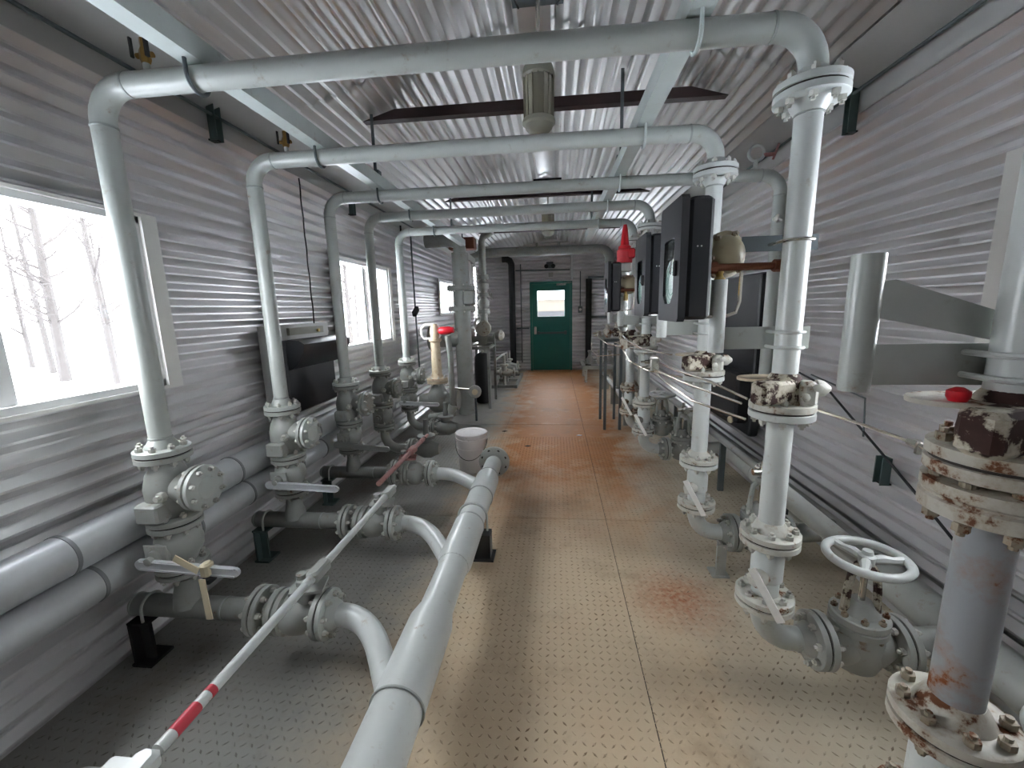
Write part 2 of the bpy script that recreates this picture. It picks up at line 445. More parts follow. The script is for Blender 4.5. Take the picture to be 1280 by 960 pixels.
# floor plates with gaps, raised tread lugs near the camera
fl = struct(MB().box(((XL + XR) / 2, (YF + YB) / 2, -.03), (XR - XL + .4, YB - YF + .4, .05)).build('floor', 'seam'))
for x0, x1 in ((XL - .07, -.62), (-.62, .352), (.352, XR + .07)):
    for y0, y1 in ((YF, .33), (.33, 2.77), (2.77, 5.21), (5.21, 7.65), (7.65, YB + .06)):
        g = .0022
        MB().box(((x0 + x1) / 2, (y0 + y1) / 2, -.004), (x1 - x0 - 2 * g, y1 - y0 - 2 * g, .008)).build('floor_plate', 'floor', fl, smooth=False)
P = .033; vv = []; ff = []
ny = int(4.6 / P); nx = int((XR - XL) / P)
for j in range(ny):
    for i in range(nx):
        cx, cy = XL + (i + .5) * P, .1 + (j + .5) * P
        s_ = 1 if (i + j) % 2 else -1
        u = (.7071, .7071 * s_); v = (-.7071 * s_, .7071); L, Wd = .0125, .0040; o = len(vv)
        for a, b_, z in ((-L, 0, .0002), (0, -Wd, .0002), (L, 0, .0002), (0, Wd, .0002), (-L * .55, 0, .0018), (L * .55, 0, .0018)):
            vv.append((cx + u[0] * a + v[0] * b_, cy + u[1] * a + v[1] * b_, z))
        ff += [(o, o + 1, o + 4), (o + 1, o + 5, o + 4), (o + 1, o + 2, o + 5), (o + 2, o + 3, o + 5), (o + 3, o + 4, o + 5), (o + 3, o, o + 4)]
q = MB(); q.v = vv; q.f = ff
lg = q.build('tread_lugs', 'lug', fl, smooth=False); lg['kind'] = 'stuff'

# windows: frame, casing, mullions, panes
def window(n, xw, sd, y0, y1, z0, z1, mull, trim=.075, blind=False):
    """sd: +1 when the room is on the +x side of the wall"""
    r_ = bpy.data.objects.new('window_%d' % n, None); r_.location = (xw, (y0 + y1) / 2, z0); col.objects.link(r_); struct(r_)
    q = MB(); xo = xw - sd * .045
    for a0, a1, b0, b1 in ((y0, y1, z0, z0 + .028), (y0, y1, z1 - .028, z1), (y0, y0 + .03, z0, z1), (y1 - .03, y1, z0, z1)):
        q.box((xo, (a0 + a1) / 2, (b0 + b1) / 2), (.10, a1 - a0, b1 - b0))
    q.build('window_frame', 'frame', r_)
    q = MB(); xi = xw + sd * .012
    for a0, a1, b0, b1 in ((y0, y1, z0 - .014, z0), (y0, y1, z1, z1 + .014), (y0 - trim, y0, z0 - .014, z1 + .014), (y1, y1 + trim, z0 - .014, z1 + .014)):
        q.box((xi, (a0 + a1) / 2, (b0 + b1) / 2), (.016, a1 - a0, b1 - b0))
    q.build('casing', 'white', r_)
    for mp in mull:
        MB().box((xo, mp, (z0 + z1) / 2), (.05, .05, z1 - z0 - .05)).build('mullion', 'frame', r_)
    ed = [y0 + .03] + list(mull) + [y1 - .03]
    for a0, a1 in zip(ed[:-1], ed[1:]):
        MB().box((xo - sd * .01, (a0 + a1) / 2, (z0 + z1) / 2), (.005, a1 - a0, z1 - z0 - .05)).build('pane', 'glass', r_)
    if blind:
        k = 0
        while y0 + .06 + k * .085 < y1 - .05:
            yy = y0 + .06 + k * .085; k += 1
            MB().box((xo + sd * .03, yy, (z0 + z1) / 2), (.006, .075, z1 - z0 - .06), Matrix.Rotation(.35, 3, 'Z')).build('blind_slat', 'white', r_)
    return r_
window(1, XL, 1, *WINL[0], [1.23])
window(2, XL, 1, *WINL[1], [4.10])
window(3, XL, 1, *WINL[2], [7.55], blind=True)
window(4, XR, -1, *WINR[0], [1.25], trim=.06)
window(5, XR, -1, *WINR[1], [6.75], trim=.06)  # added window, out of view, only there to brighten the far end

# door: frame, leaf with lite, panic bar, lock plate, closer
d = bpy.data.objects.new('door_1', None); d.location = (-.08, YB, 0); col.objects.link(d); struct(d)
q = MB(); fy = YB + .0
for c_, s_ in (((DX0 + .025, fy, DZ / 2), (.05, .12, DZ)), ((DX1 - .025, fy, DZ / 2), (.05, .12, DZ)), ((-.08, fy, DZ - .025), (.99, .12, .05))): q.box(c_, s_)
q.build('door_frame', 'door', d)
lx0, lx1, lz0, lz1 = -.40, .235, 1.28, 1.88
q = MB(); L0, L1, zt = DX0 + .045, DX1 - .045, DZ - .045
for a0, a1, b0, b1 in ((L0, lx0, .01, zt), (lx1, L1, .01, zt), (lx0, lx1, .01, lz0), (lx0, lx1, lz1, zt)):
    q.box(((a0 + a1) / 2, fy + .02, (b0 + b1) / 2), (a1 - a0, .045, b1 - b0 + (.012 if b0 < .02 else 0)))
lf = q.build('door_leaf', 'door', d)
q = MB()
for a0, a1, b0, b1 in ((lx0 - .03, lx0, lz0 - .03, lz1 + .03), (lx1, lx1 + .03, lz0 - .03, lz1 + .03), (lx0, lx1, lz0 - .03, lz0), (lx0, lx1, lz1, lz1 + .03)):
    q.box(((a0 + a1) / 2, fy - .006, (b0 + b1) / 2), (a1 - a0, .012, b1 - b0))
q.build('lite_frame', 'door', lf)
MB().box(((lx0 + lx1) / 2, fy + .02, (lz0 + lz1) / 2), (lx1 - lx0, .006, lz1 - lz0)).build('pane', 'glass', lf)
q = MB(); q.box((-.06, fy - .055, .90), (.70, .03, .045)); q.box((-.38, fy - .03, .90), (.05, .06, .07)); q.box((.26, fy - .03, .90), (.05, .06, .09))
q.build('panic_bar', 'greensteel', lf)
MB().box((-.455, fy - .012, .96), (.06, .02, .18)).build('lock_plate', 'steel', lf)
q = MB(); q.box((.16, fy - .04, 2.02), (.22, .05, .05)); q.bar((.16, fy - .07, 2.03), (.36, fy - .22, 2.05), .02, .01); q.bar((.36, fy - .22, 2.05), (.40, fy - .04, 2.06), .02, .01)
q.build('door_closer', 'steel', d)

# ------------------------------------------------------------------ overhead pipe loops
YS = [1.45, 2.20, 2.95, 3.58, 4.28]
XA, XBR, ZT, RP = -1.57, .76, 2.268, .038
ORD = ['fifth', 'fourth', 'third', 'second', 'first']       # counted from the green door
LJ, RJ = .945, 2.09
loops = []; risers = {}
for i, Y in enumerate(YS):
    xr = 1.42 if i == 2 else XBR; er = .115
    t = thing('overhead_pipe_loop', 'pale grey overhead pipe loop%s, %s from the green door' % (' reaching the right wall' if i == 2 else ' across the room', ORD[i]), 'pipe', (XA, Y, LJ), 'overhead pipe loops')
    pts = [(XA, Y, LJ + .03), (XA, Y, ZT - er)] + arc((XA + er, Y, ZT - er), (-1, 0, 0), (0, 0, 1), er, 10)[1:] + \
          [(-.6, Y, ZT + .003), (.1, Y, ZT + .003)] + arc((xr - er, Y, ZT - er), (0, 0, 1), (1, 0, 0), er, 10)
    zend = RJ + .03 if i != 2 else .9
    pts.append((xr, Y, zend))
    MB().tube(pts, RP, 24).build('pipe', 'pipe', t)
    bead(t, (XA, Y, ZT - er - .01), (0, 0, 1), RP); bead(t, (XA + er + .01, Y, ZT), (1, 0, 0), RP)
    bead(t, (xr - er - .01, Y, ZT), (1, 0, 0), RP); bead(t, (xr, Y, ZT - er - .01), (0, 0, 1), RP); bead(t, (XA, Y, LJ + .065), (0, 0, 1), RP)
    loops.append(t)
    # small brass bleed valve on top of the run near the left elbow
    if i in (0, 1):
        bx = XA + .20; v = thing('bleed_valve', 'small brass bleed valve on top of the %s overhead loop from the green door' % ORD[i], 'valve', (bx, Y, ZT + RP), 'brass bleed valves')
        MB().cyl((bx, Y, ZT + RP - .005), (bx, Y, ZT + .065), .011, seg=10).build('nipple', 'pipe', v)
        q = MB(); q.lathe((bx, Y, ZT + .06), (0, 0, 1), [(0, .013), (.012, .017), (.035, .017), (.05, .011), (.075, .011)], 6); q.cyl((bx - .03, Y, ZT + .085), (bx + .03, Y, ZT + .085), .009, seg=8)
        q.build('body', 'brass', v)
        q = MB(); q.bar((bx - .028, Y - .02, ZT + .07), (bx - .028, Y - .02, ZT + .13), .010, .006, (1, 0, 0)); q.bar((bx + .028, Y - .02, ZT + .07), (bx + .028, Y - .02, ZT + .13), .012, .008, (1, 0, 0))
        q.build('lever', 'blackflat', v)
# the bleed ring on the loop that reaches the right wall
v = thing('bleed_ring', 'grey ring-shaped fitting with red tap on the loop reaching the right wall', 'fitting', (1.26, 2.95, ZT + RP))
MB().tube(arc((1.26, 2.95, ZT + .13), (1, 0, 0), (0, 0, 1), .045, 24, 0, 2 * math.pi)[:-1], .010, 8, closed=True).build('ring', 'pipe', v)
MB().cyl((1.26, 2.95, ZT + RP - .004), (1.26, 2.95, ZT + .09), .013, seg=10).build('nipple', 'pipe', v)
q = MB(); q.cyl((1.30, 2.95, ZT + .12), (1.37, 2.95, ZT + .12), .012, seg=8); q.bar((1.36, 2.95, ZT + .09), (1.39, 2.95, ZT + .18), .012, .008, (0, 1, 0)); q.build('tap', 'redpaint', v)
v = thing('drain_cock', 'small steel cock on the drop pipe beside the right wall', 'valve', (1.42, 2.90, 2.0))
q = MB(); q.cyl((1.42, 2.925, 1.99), (1.36, 2.86, 1.99), .016, seg=10); q.cyl((1.385, 2.885, 1.97), (1.385, 2.885, 2.02), .012, seg=8); q.build('body', 'steel', v)

# beams the loops hang from, U-bolts, ties, hangers
for x, nm in ((-1.19, 'over the check valves beside the left windows'), (.425, 'over the chart recorders')):
    t = thing('support_beam', 'long white steel roof beam %s' % nm, 'beam', (x, 4.0, 2.31), 'white support beams')
    ye = 5.6
    MB().box((x, (ye - 1.2) / 2, 2.347), (.07, ye + 1.2, .075)).build('tube', 'beam', t)
    for y in (.8, 2.93, 5.05, 7.2, 9.3):
        if y > ye: continue
        q = MB(); q.box((x, y - .03, (2.38 + roof_z(x)) / 2), (.02, .006, roof_z(x) - 2.38 - .02)); q.box((x, y - .03, 2.40), (.06, .05, .03)); q.build('hanger', 'strut', t)
for i, Y in enumerate(YS):
    for x in (-1.19, .425):
        q = MB(); r_ = RP + .008
        q.tube([(x, Y - r_, 2.36)] + arc((x, Y, ZT), (0, -1, 0), (0, 0, -1), r_, 13, 0, math.pi) + [(x, Y + r_, 2.36)], .0065, 8)
        single('u_bolt', q, 'strut' if x < 0 else 'beam', 'U-bolt holding the %s loop from the green door to the %s beam' % (ORD[i], 'window-side' if x < 0 else 'recorder-side'), 'U-bolt', (x, Y, ZT - RP), 'overhead U-bolts')
for k, (y, nm) in enumerate(((2.93, 'behind the ribbed ceiling lamp'), (5.05, 'next after the one behind the ribbed lamp'), (7.2, 'last before the gable above the green door'))):
    zb = 2.735; z1 = zb + .062
    xa0, xa1 = RX - (RZ - zb) / SL + .06, RX + (RZ - zb) / SL - .06
    xb0, xb1 = RX - (RZ - z1) / SL + .05, RX + (RZ - z1) / SL - .05
    q = MB(); q.prism([(xa0, y, zb), (xa1, y, zb), (xb1, y, z1), (xb0, y, z1)], (0, .06, 0))
    single('roof_tie', q, 'maroon', 'dark maroon steel tie spanning the roof, %s' % nm, 'tie beam', (RX, y + .03, zb), 'roof ties')

# ceiling lamps
def lamp(y, label, zt=2.72, x=-.075):
    t = thing('ceiling_lamp', label, 'lamp', (x, y, 2.39), 'ribbed ceiling lamps')
    MB().cyl((x, y, zt - .02), (x, y, RZ - .03), .011, seg=10).build('pendant_rod', 'steel', t)
    q = MB(); q.lathe((x, y, zt + .02), (0, 0, -1), [(0, .03), (.015, .055), (.04, .075), (.07, .084), (.085, .086), (.095, .08)], 24); q.build('housing', 'lamphouse', t)
    g = MB().lathe((x, y, zt - .07), (0, 0, -1), [(0, .070), (.01, .074), (.17, .072), (.20, .066), (.215, .06)], 28).build('glass', 'lampglass', t)
    q = MB(); q.lathe((x, y, zt - .265), (0, 0, -1), [(0, .082), (.008, .086), (.022, .086), (.03, .076)], 24, cap=False)
    q.lathe((x, y, zt - .29), (0, 0, -1), [(0, .076), (.02, .070), (.045, .045), (.05, .02)], 24); q.build('bottom_ring', 'lamphouse', t)
    for k in range(16):
        a = 2 * math.pi * k / 16
        q = MB(); q.bar((x + .078 * math.cos(a), y + .078 * math.sin(a), zt - .06), (x + .076 * math.cos(a), y + .076 * math.sin(a), zt - .27), .006, .006, (math.cos(a), math.sin(a), 0.01)); q.build('rib', 'lampglass', t)
    q = MB(); q.box((x, y - .01, RZ - .045), (.26, .10, .03)); q.build('mounting_plate', 'strut', t)
    q = MB(); q.box((x, y - .20, RZ - .05), (.34, .02, .02)); q.cyl((x - .16, y - .2, RZ - .05), (x - .10, y + .04, RZ - .06), .006, seg=6); q.cyl((x + .16, y - .2, RZ - .05), (x + .10, y + .04, RZ - .06), .006, seg=6)
    q.build('hanger_bar', 'blackflat', t)
lamp(2.40, 'ribbed glass ceiling lamp hanging in front of the first dark roof tie')
lamp(5.6, 'ribbed glass ceiling lamp hanging beyond the chart recorders')

# ------------------------------------------------------------------ left valve columns
def lever(parent, a, b_, w_=.028, t_=.012, mat='alu', name='lever'):
    a = Vector(a); b_ = Vector(b_); d = (b_ - a).normalized(); q = MB()
    up = Vector((0, -1, 0)); s_ = d.cross(up).normalized()
    n = 8; out = []
    for k in range(n + 1): an = -math.pi / 2 + math.pi * k / n; out.append(b_ + d * (w_ / 2 * math.cos(an)) + s_ * (w_ / 2 * math.sin(an)))
    for k in range(n + 1): an = math.pi / 2 + math.pi * k / n; out.append(a + d * (w_ * .62 * math.cos(an)) + s_ * (w_ * .62 * math.sin(an)))
    q.prism(out, up * t_)
    # raised rims make the pressed channel
    q.bar(a + s_ * w_ * .42 + up * (t_ + .002), b_ + s_ * w_ * .42 + up * (t_ + .002), .006, .005, up)
    q.bar(a - s_ * w_ * .42 + up * (t_ + .002), b_ - s_ * w_ * .42 + up * (t_ + .002), .006, .005, up)
    return q.build(name, mat, parent)
def check_valve(Y, lab, i, x=XA, mat='valve'):
    t = thing('check_valve', lab, 'valve', (x, Y, .66), 'swing check valves on the left drop pipes')
    q = MB(); q.lathe((x, Y, .92), (0, 0, -1), [(0, .05), (.03, .056), (.06, .072), (.11, .084), (.16, .082), (.20, .064), (.24, .052)], 28)
    q.build('body', mat, t)
    q = MB(); q.lathe((x, Y, .80), (1, 0, 0), [(.03, .062), (.10, .064), (.115, .072), (.118, .088), (.121, .092), (.136, .092), (.139, .088)], 28)
    q.build('neck', mat, t)
    q = MB(); q.lathe((x, Y, .80), (1, 0, 0), [(.143, .088), (.146, .092), (.160, .092), (.164, .086), (.166, .05), (.170, .045)], 28)
    c = q.build('cover', 'pipe' if i < 2 else mat, t)
    bolts(c, (x + .1415, Y, .80), (1, 0, 0), .075, 8, .0235, .0105)
    q = MB(); q.box((x - .01, Y - .075, .725), (.098, .07, .078), bev=.008); q.build('foot_pad', mat, t)
    q = MB(); q.lathe((x + .06, Y - .085, .80), (0, -1, 0), [(0, .02), (.02, .02), (.022, .012), (.035, .012)], 6); q.build('hinge_plug', 'bolt', t)
    return t
def lever_valve(Y, lab, i, x=XA, mat='valve'):
    t = thing('ball_valve', lab, 'valve', (x, Y, .45), 'lever ball valves on the left drop pipes')
    q = MB(); q.lathe((x, Y, .64), (0, 0, -1), [(0, .05), (.02, .058), (.045, .078), (.075, .086), (.11, .084), (.145, .062), (.175, .05)], 28); q.build('body', mat, t)
    q = MB(); q.lathe((x - .01, Y - .06, .545), (0, -1, 0), [(0, .045), (.03, .045), (.032, .03), (.055, .03), (.057, .016), (.075, .016)], 16)
    q.box((x - .01, Y - .095, .545), (.10, .008, .10), bev=.003); q.build('stem_boss', mat, t)
    if i == 2:
        lever(t, (x - .04, Y - .13, .52), (x + .34, Y - .13, .49), .04, .014, 'valve_dark')
    elif i in (0, 1, 4):
        lever(t, (x - .05, Y - .115, .528), (x + .345, Y - .115, .512), .036, .014)
    return t
for i, Y in enumerate(YS):
    od = ORD[i]
    m1 = 'valve' if i < 2 else 'valve_dark'
    ck = check_valve(Y, 'grey swing check valve with round bolted cover under the %s loop from the green door' % od, i, mat=m1)
    joint(loops[i], ck, (XA, Y, LJ), (0, 0, -1), matA='pipe', matB=m1, hubB=False)
    bv = lever_valve(Y, 'grey ball valve%s under the %s loop from the green door' % (' with steel lever' if i in (0, 1, 4) else '', od), i, mat=m1)
    joint(ck, bv, (XA, Y, .655), (0, 0, -1), matA=m1, matB=m1, hubA=False, hubB=False)
    if i < 3:
        sp = thing('header_stub', 'grey horizontal stub pipe on the floor beneath the %s loop from the green door' % od, 'pipe', (XA, Y, .20), 'stub pipes along the left floor')
        q = MB(); q.lathe((-1.845, Y, .25), (1, 0, 0), [(0, .02), (.008, .036), (.025, .046), (.55, .046), (.585, .046)], 24); q.build('pipe', 'valve_dark', sp)
        q = MB(); q.lathe((XA, Y, .42), (0, 0, -1), [(0, .040), (.06, .044), (.10, .054), (.15, .06)], 20); q.build('branch', 'valve_dark', sp)
        bead(sp, (-1.82, Y, .25), (1, 0, 0), .046); bead(sp, (-1.40, Y, .25), (1, 0, 0), .046)
        joint(bv, sp, (XA, Y, .45), (0, 0, -1), matA=m1, matB='valve_dark', hubA=False)
        # bracket and strap
        br = thing('pipe_bracket', 'dark floor bracket strapping the stub beneath the %s loop from the door' % od, 'bracket', (-1.78, Y, 0), 'stub pipe brackets')
        q = MB(); q.box((-1.80, Y - .03, .10), (.012, .09, .2)); q.box((-1.775, Y - .03, .10), (.05, .012, .2)); q.box((-1.775, Y - .02, .006), (.09, .11, .012)); q.box((-1.775, Y - .005, .198), (.09, .12, .010))
        q.build('upright', 'blackflat' if i == 0 else 'greensteel', br)
        q = MB(); q.tube([(-1.755, Y - .052, .19)] + arc((-1.755, Y, .25), (0, -1, 0), (0, 0, 1), .051, 13, 0, math.pi) + [(-1.755, Y + .052, .19)], .006, 8); q.build('strap', 'valve', br)
        loops[i]['_sp'] = 0
        globals().setdefault('stubs', []).append(sp)
    else:
        sp = thing('elbow_spool', 'grey elbow curving out over the floor beneath the %s loop from the green door' % od, 'pipe', (XA, Y, .18), 'elbows at the floor')
        q = MB(); q.tube([(XA, Y, .42), (XA, Y, .36)] + arc((XA + .13, Y, .36), (-1, 0, 0), (0, 0, -1), .13, 9)[1:] + [(XA + .22, Y, .23)], .042, 20); q.build('pipe', 'valve', sp)
        joint(bv, sp, (XA, Y, .45), (0, 0, -1), matA=m1, matB='valve', hubA=False)
        gv = thing('globe_valve', 'grey globe valve at floor level under the %s loop from the green door' % od, 'valve', (XA + .38, Y, .16), 'floor globe valves')
        q = MB(); q.lathe((XA + .27, Y, .23), (1, 0, 0), [(0, .05), (.04, .06), (.10, .085), (.16, .085), (.21, .06), (.24, .05)], 24); q.lathe((XA + .39, Y, .23), (0, 0, 1), [(0, .06), (.10, .055), (.105, .085), (.13, .085), (.135, .03), (.22, .022), (.28, .022)], 20); q.build('body', 'valve_dark', gv)
        joint(sp, gv, (XA + .25, Y, .23), (1, 0, 0), matA='valve', matB='valve_dark', hubB=False)
tp = thing('tape_strip', 'cream cloth tape knotted round a steel valve lever', 'tape', (-1.34, 1.33, .32))
q = MB(); q.box((-1.335, 1.322, .525), (.034, .045, .056), bev=.008); q.build('wrap', 'tape', tp)
q = MB(); q.bar((-1.335, 1.293, .50), (-1.325, 1.288, .335), .026, .004, (0, 1, 0)); q.build('tail', 'tape', tp)
q = MB(); q.bar((-1.345, 1.293, .535), (-1.43, 1.288, .59), .028, .004, (0, 1, 0)); q.build('tail', 'tape', tp)
MB().box((-1.328, 1.318, .486), (.032, .044, .024), bev=.004).build('black_band', 'blackflat', tp)

# manifold with branches
MX, MZ = -.50, .25
mf = thing('floor_manifold', 'long pale grey floor manifold pipe with welded branches and open flanged end', 'pipe', (MX, 1.6, .16))
prof = [(-1.1, .084), (1.06, .084), (1.062, .089), (1.42, .089), (1.50, .071), (1.78, .071), (1.84, .086), (2.19, .086), (2.192, .079), (2.56, .079), (2.562, .084), (2.86, .084), (2.93, .066), (3.17, .066), (3.20, .078), (3.205, .122), (3.209, .126), (3.232, .126), (3.236, .122)]
q = MB(); q.lathe((MX, 0, MZ), (0, 1, 0), prof[:-5], 32); q.build('pipe', 'pipe_white', mf)
q = MB(); q.lathe((MX, 0, MZ), (0, 1, 0), prof[-5:] + [(3.236, .062), (3.18, .058)], 32); fe = q.build('flange', 'valve', mf)
for k in range(8):
    a = 2 * math.pi * (k + .5) / 8
    MB().lathe((MX + .1 * math.cos(a), 3.2035, MZ + .1 * math.sin(a)), (0, -1, 0), [(0, .011), (.0012, .011)], 10).build('bolt_hole', 'gasket', fe)
for y, r_ in ((1.06, .089), (1.80, .074), (2.19, .087), (2.56, .084), (2.90, .075)): bead(mf, (MX, y, MZ), (0, 1, 0), r_)
invalves = []
HLAB = ['long white handle with a red band', 'long white extension handle', 'long faded red handle']
for i, Y in enumerate(YS[:3]):
    od = ORD[i]; x0, x1 = -1.235, -.955
    t = thing('flanged_ball_valve', 'grey flanged floor ball valve with %s%s' % (HLAB[i], ('', ' and no red band', '')[i]), 'valve', (-1.1, Y, .13), 'flanged floor ball valves')
    q = MB(); q.lathe((x0, Y, MZ), (1, 0, 0), [(.026, .05), (.05, .056), (.06, .09), (.064, .093), (.085, .093), (.088, .088)], 28)
    q.build('end_piece', 'valve', t)
    q = MB(); q.lathe((x0, Y, MZ), (1, 0, 0), [(.092, .088), (.095, .093), (.116, .093), (.120, .080), (.15, .088), (.19, .084), (.22, .062), (.254, .052)], 28)
    bd = q.build('body', 'valve', t); bolts(bd, (x0 + .09, Y, MZ), (1, 0, 0), .079, 6, .025, .009, phase=.3)
    hx = -.985 if i < 2 else -1.10; hz = .425
    q = MB(); q.lathe((hx - .06, Y, MZ + .06), (0, 0, 1), [(0, .04), (.05, .038), (.052, .05), (.062, .05), (.064, .02), (.12, .02)], 16); q.build('bonnet', 'valve', t)
    q = MB(); q.box((hx - .03, Y, hz - .05), (.13, .10, .012), Matrix.Rotation(.25, 3, 'Z')); q.box((hx - .05, Y + .02, hz - .03), (.05, .09, .03), bev=.006); q.box((hx, Y + .03, hz), (.05, .12, .05), bev=.010); q.build('stem_clamp', 'valve' if i < 2 else 'redpaint', t)
    q = MB(); yf, yn = (Y + .12, Y - .69) if i < 2 else (Y + .42, Y - .60)
    q.lathe((hx, yf, hz), (0, -1, 0), [(0, .013), (.12, .015), (.121, .019), (.19, .019), (.191, .0165), (yf - yn, .0165)], 14)
    q.build('handle', 'pipe_white' if i < 2 else 'redpaint', t)
    if i == 0:
        MB().lathe((hx, yn + .04, hz), (0, 1, 0), [(0, .0175), (.075, .0175)], 14).build('red_band', 'redband', t)
        MB().lathe((hx, yn + .15, hz), (0, 1, 0), [(0, .0172), (.02, .0172)], 14).build('red_band', 'redband', t)
    MB().lathe((hx, yf - .10, hz), (0, 1, 0), [(0, .0165), (.012, .0165)], 14).build('collar', 'gasket', t)
    joint(stubs[i], t, (x0, Y, MZ), (1, 0, 0), rp=.046, R=.10, matA='valve', matB='valve', hubB=False)
    # branch of the manifold
    if i < 2:
        path = [(x1 + .03, Y, MZ), (x1 + .075, Y, MZ), (x1 + .13, Y - .012, MZ), (x1 + .19, Y - .045, MZ), (x1 + .245, Y - .095, MZ), (x1 + .30, Y - .165, MZ), (x1 + .40, Y - .32, MZ), (x1 + .445, Y - .39, MZ)]
        rr = .045
    else:
        path = [(x1 + .03, Y, MZ), (x1 + .10, Y, MZ), (x1 + .17, Y - .015, MZ), (x1 + .24, Y - .06, MZ), (x1 + .33, Y - .14, MZ), (x1 + .44, Y - .25, MZ)]
        rr = .047
    # smooth the path a little
    for _ in range(2):
        path = [path[0]] + [tuple((Vector(a) * .75 + Vector(b_) * .25) if s_ == 0 else (Vector(a) * .25 + Vector(b_) * .75)) for a, b_ in zip(path[:-1], path[1:]) for s_ in (0, 1)] + [path[-1]]
    MB().tube(path, rr, 22).build('branch', 'pipe_white', mf)
    joint(t, mf, (x1, Y, MZ), (1, 0, 0), rp=rr, R=.10, matA='valve', matB='pipe', hubA=False)
# the valve whose handle crosses the lower left corner (its own end nearest the open doorway)
t = thing('flanged_ball_valve', 'grey flanged floor ball valve under the tip of the red-banded handle', 'valve', (-1.1, .71, .13), 'flanged floor ball valves')
q = MB(); q.lathe((-1.24, .71, MZ), (1, 0, 0), [(-.25, .046), (0, .046), (.001, .1), (.025, .1), (.03, .1), (.055, .1), (.056, .055), (.10, .085), (.16, .088), (.20, .055), (.23, .055), (.231, .1), (.285, .1), (.286, .05), (.34, .046), (.36, .03)], 28); bd = q.build('body', 'valve', t)
bolts(bd, (-1.2125, .71, MZ), (1, 0, 0), .08, 8, .0275, .0125); bolts(bd, (-.982, .71, MZ), (1, 0, 0), .08, 8, .0275, .0125)
q = MB(); q.lathe((-1.05, .71, MZ + .06), (0, 0, 1), [(0, .04), (.06, .038), (.062, .05), (.075, .05)], 16); q.build('bonnet', 'valve', t)
q = MB(); q.box((-1.04, .70, .405), (.12, .10, .02), bev=.006); q.box((-.985, .70, .428), (.06, .10, .05), bev=.012); q.lathe((-1.05, .68, .415), (0, 0, 1), [(0, .018), (.03, .018), (.034, .010)], 6); q.build('stem_clamp', 'pipe_white', t)
q = MB(); q.lathe((-.985, .66, .428), (0, -1, 0), [(0, .0165), (.65, .0165)], 14); q.build('handle', 'pipe_white', t)
# manifold support: block, strap
t = thing('pipe_support', 'short black steel support block strapped under the floor manifold', 'support', (MX + .06, 2.28, 0))
q = MB(); q.box((MX + .03, 2.28, .085), (.16, .085, .15)); q.box((MX + .03, 2.28, .006), (.20, .12, .012)); q.build('block', 'black', t)
q = MB(); q.tube([(MX - .086, 2.30, .16)] + arc((MX, 2.30, MZ), (-1, 0, 0), (0, 0, 1), .086, 17, 0, math.pi) + [(MX + .086, 2.30, .16)], .007, 8); q.build('strap', 'pipe', t)

# bucket
bx, by = -.775, 3.66
t = thing('plastic_bucket', 'white plastic pail with lid standing behind the floor manifold', 'bucket', (bx, by, 0))
q = MB(); q.lathe((bx, by, .004), (0, 0, 1), [(0, .118), (.01, .122), (.30, .137), (.302, .146), (.318, .146), (.32, .138), (.335, .139)], 36); q.build('body', 'bucket', t)
q = MB(); q.lathe((bx, by, .335), (0, 0, 1), [(0, .144), (.004, .148), (.030, .150), (.036, .144), (.034, .130), (.028, .125)], 36); q.build('lid', 'bucket', t)
q = MB(); q.tube([Vector((bx + .150 * math.cos(a), by - .150 * abs(math.sin(a)) - .004, .305 - .16 * math.sin(a))) for a in [math.pi * k / 16 for k in range(17)]], .003, 6); q.build('bail_handle', 'gasket', t)
q = MB(); q.lathe((bx, by, .225), (0, 0, 1), [(0, .1335), (.002, .1365), (.006, .1368), (.008, .1345)], 36, cap=False); q.build('rib', 'bucket', t)

# insulated wall pipes
for z, r_, nm, yo in ((.645, .078, 'upper', 1.02), (.485, .072, 'lower', 1.05)):
    x = -1.765; t = thing('insulated_pipe', 'silver aluminium-jacketed pipe along the left wall, %s of the pair' % nm, 'pipe', (x, 2.0, z - r_), 'jacketed wall pipes')
    y0 = .55 if nm == 'upper' else -.6
    q = MB(); q.lathe((x, y0, z), (0, 1, 0), [(0, .02), (.002, r_ - .004), (.006, r_), (4.2 - y0, r_), (4.205 - y0, .02)], 30); q.build('jacket', 'alu', t)
    for k, yb in enumerate((.35, .85, 1.18, 1.62, 1.98, 2.45, 2.75, 3.3, 3.8)):
        if yb < y0 + .05: continue
        MB().lathe((x, yb + (.0 if nm == 'upper' else .07), z), (0, 1, 0), [(0, r_ + .0005), (.001, r_ + .003), (.014, r_ + .003), (.015, r_ + .0005)], 30, cap=False).build('band', 'band', t)

# ------------------------------------------------------------------ right-hand risers
HX, HZ = 1.46, .27
hd = thing('header_pipe', 'grey header pipe lying along the foot of the right wall', 'pipe', (HX, 2.8, HZ - .075))
MB().lathe((HX, .3, HZ), (0, 1, 0), [(0, .03), (.01, .06), (.03, .075), (4.9, .075), (4.92, .06)], 28).build('pipe', 'valve', hd)
for y in (.95, 1.9, 3.0, 4.0): bead(hd, (HX, y, HZ), (0, 1, 0), .075)
hp2 = thing('drain_pipe', 'thin grey pipe running beside the header pipe along the right wall', 'pipe', (1.30, 3.4, .16))
MB().cyl((1.32, 2.0, .42), (1.32, 5.4, .42), .028, seg=14).build('pipe', 'valve_dark', hp2)
for y in (2.4, 3.3, 4.6): MB().box((1.32, y, .20), (.04, .03, .40)).build('post', 'strut', hp2)

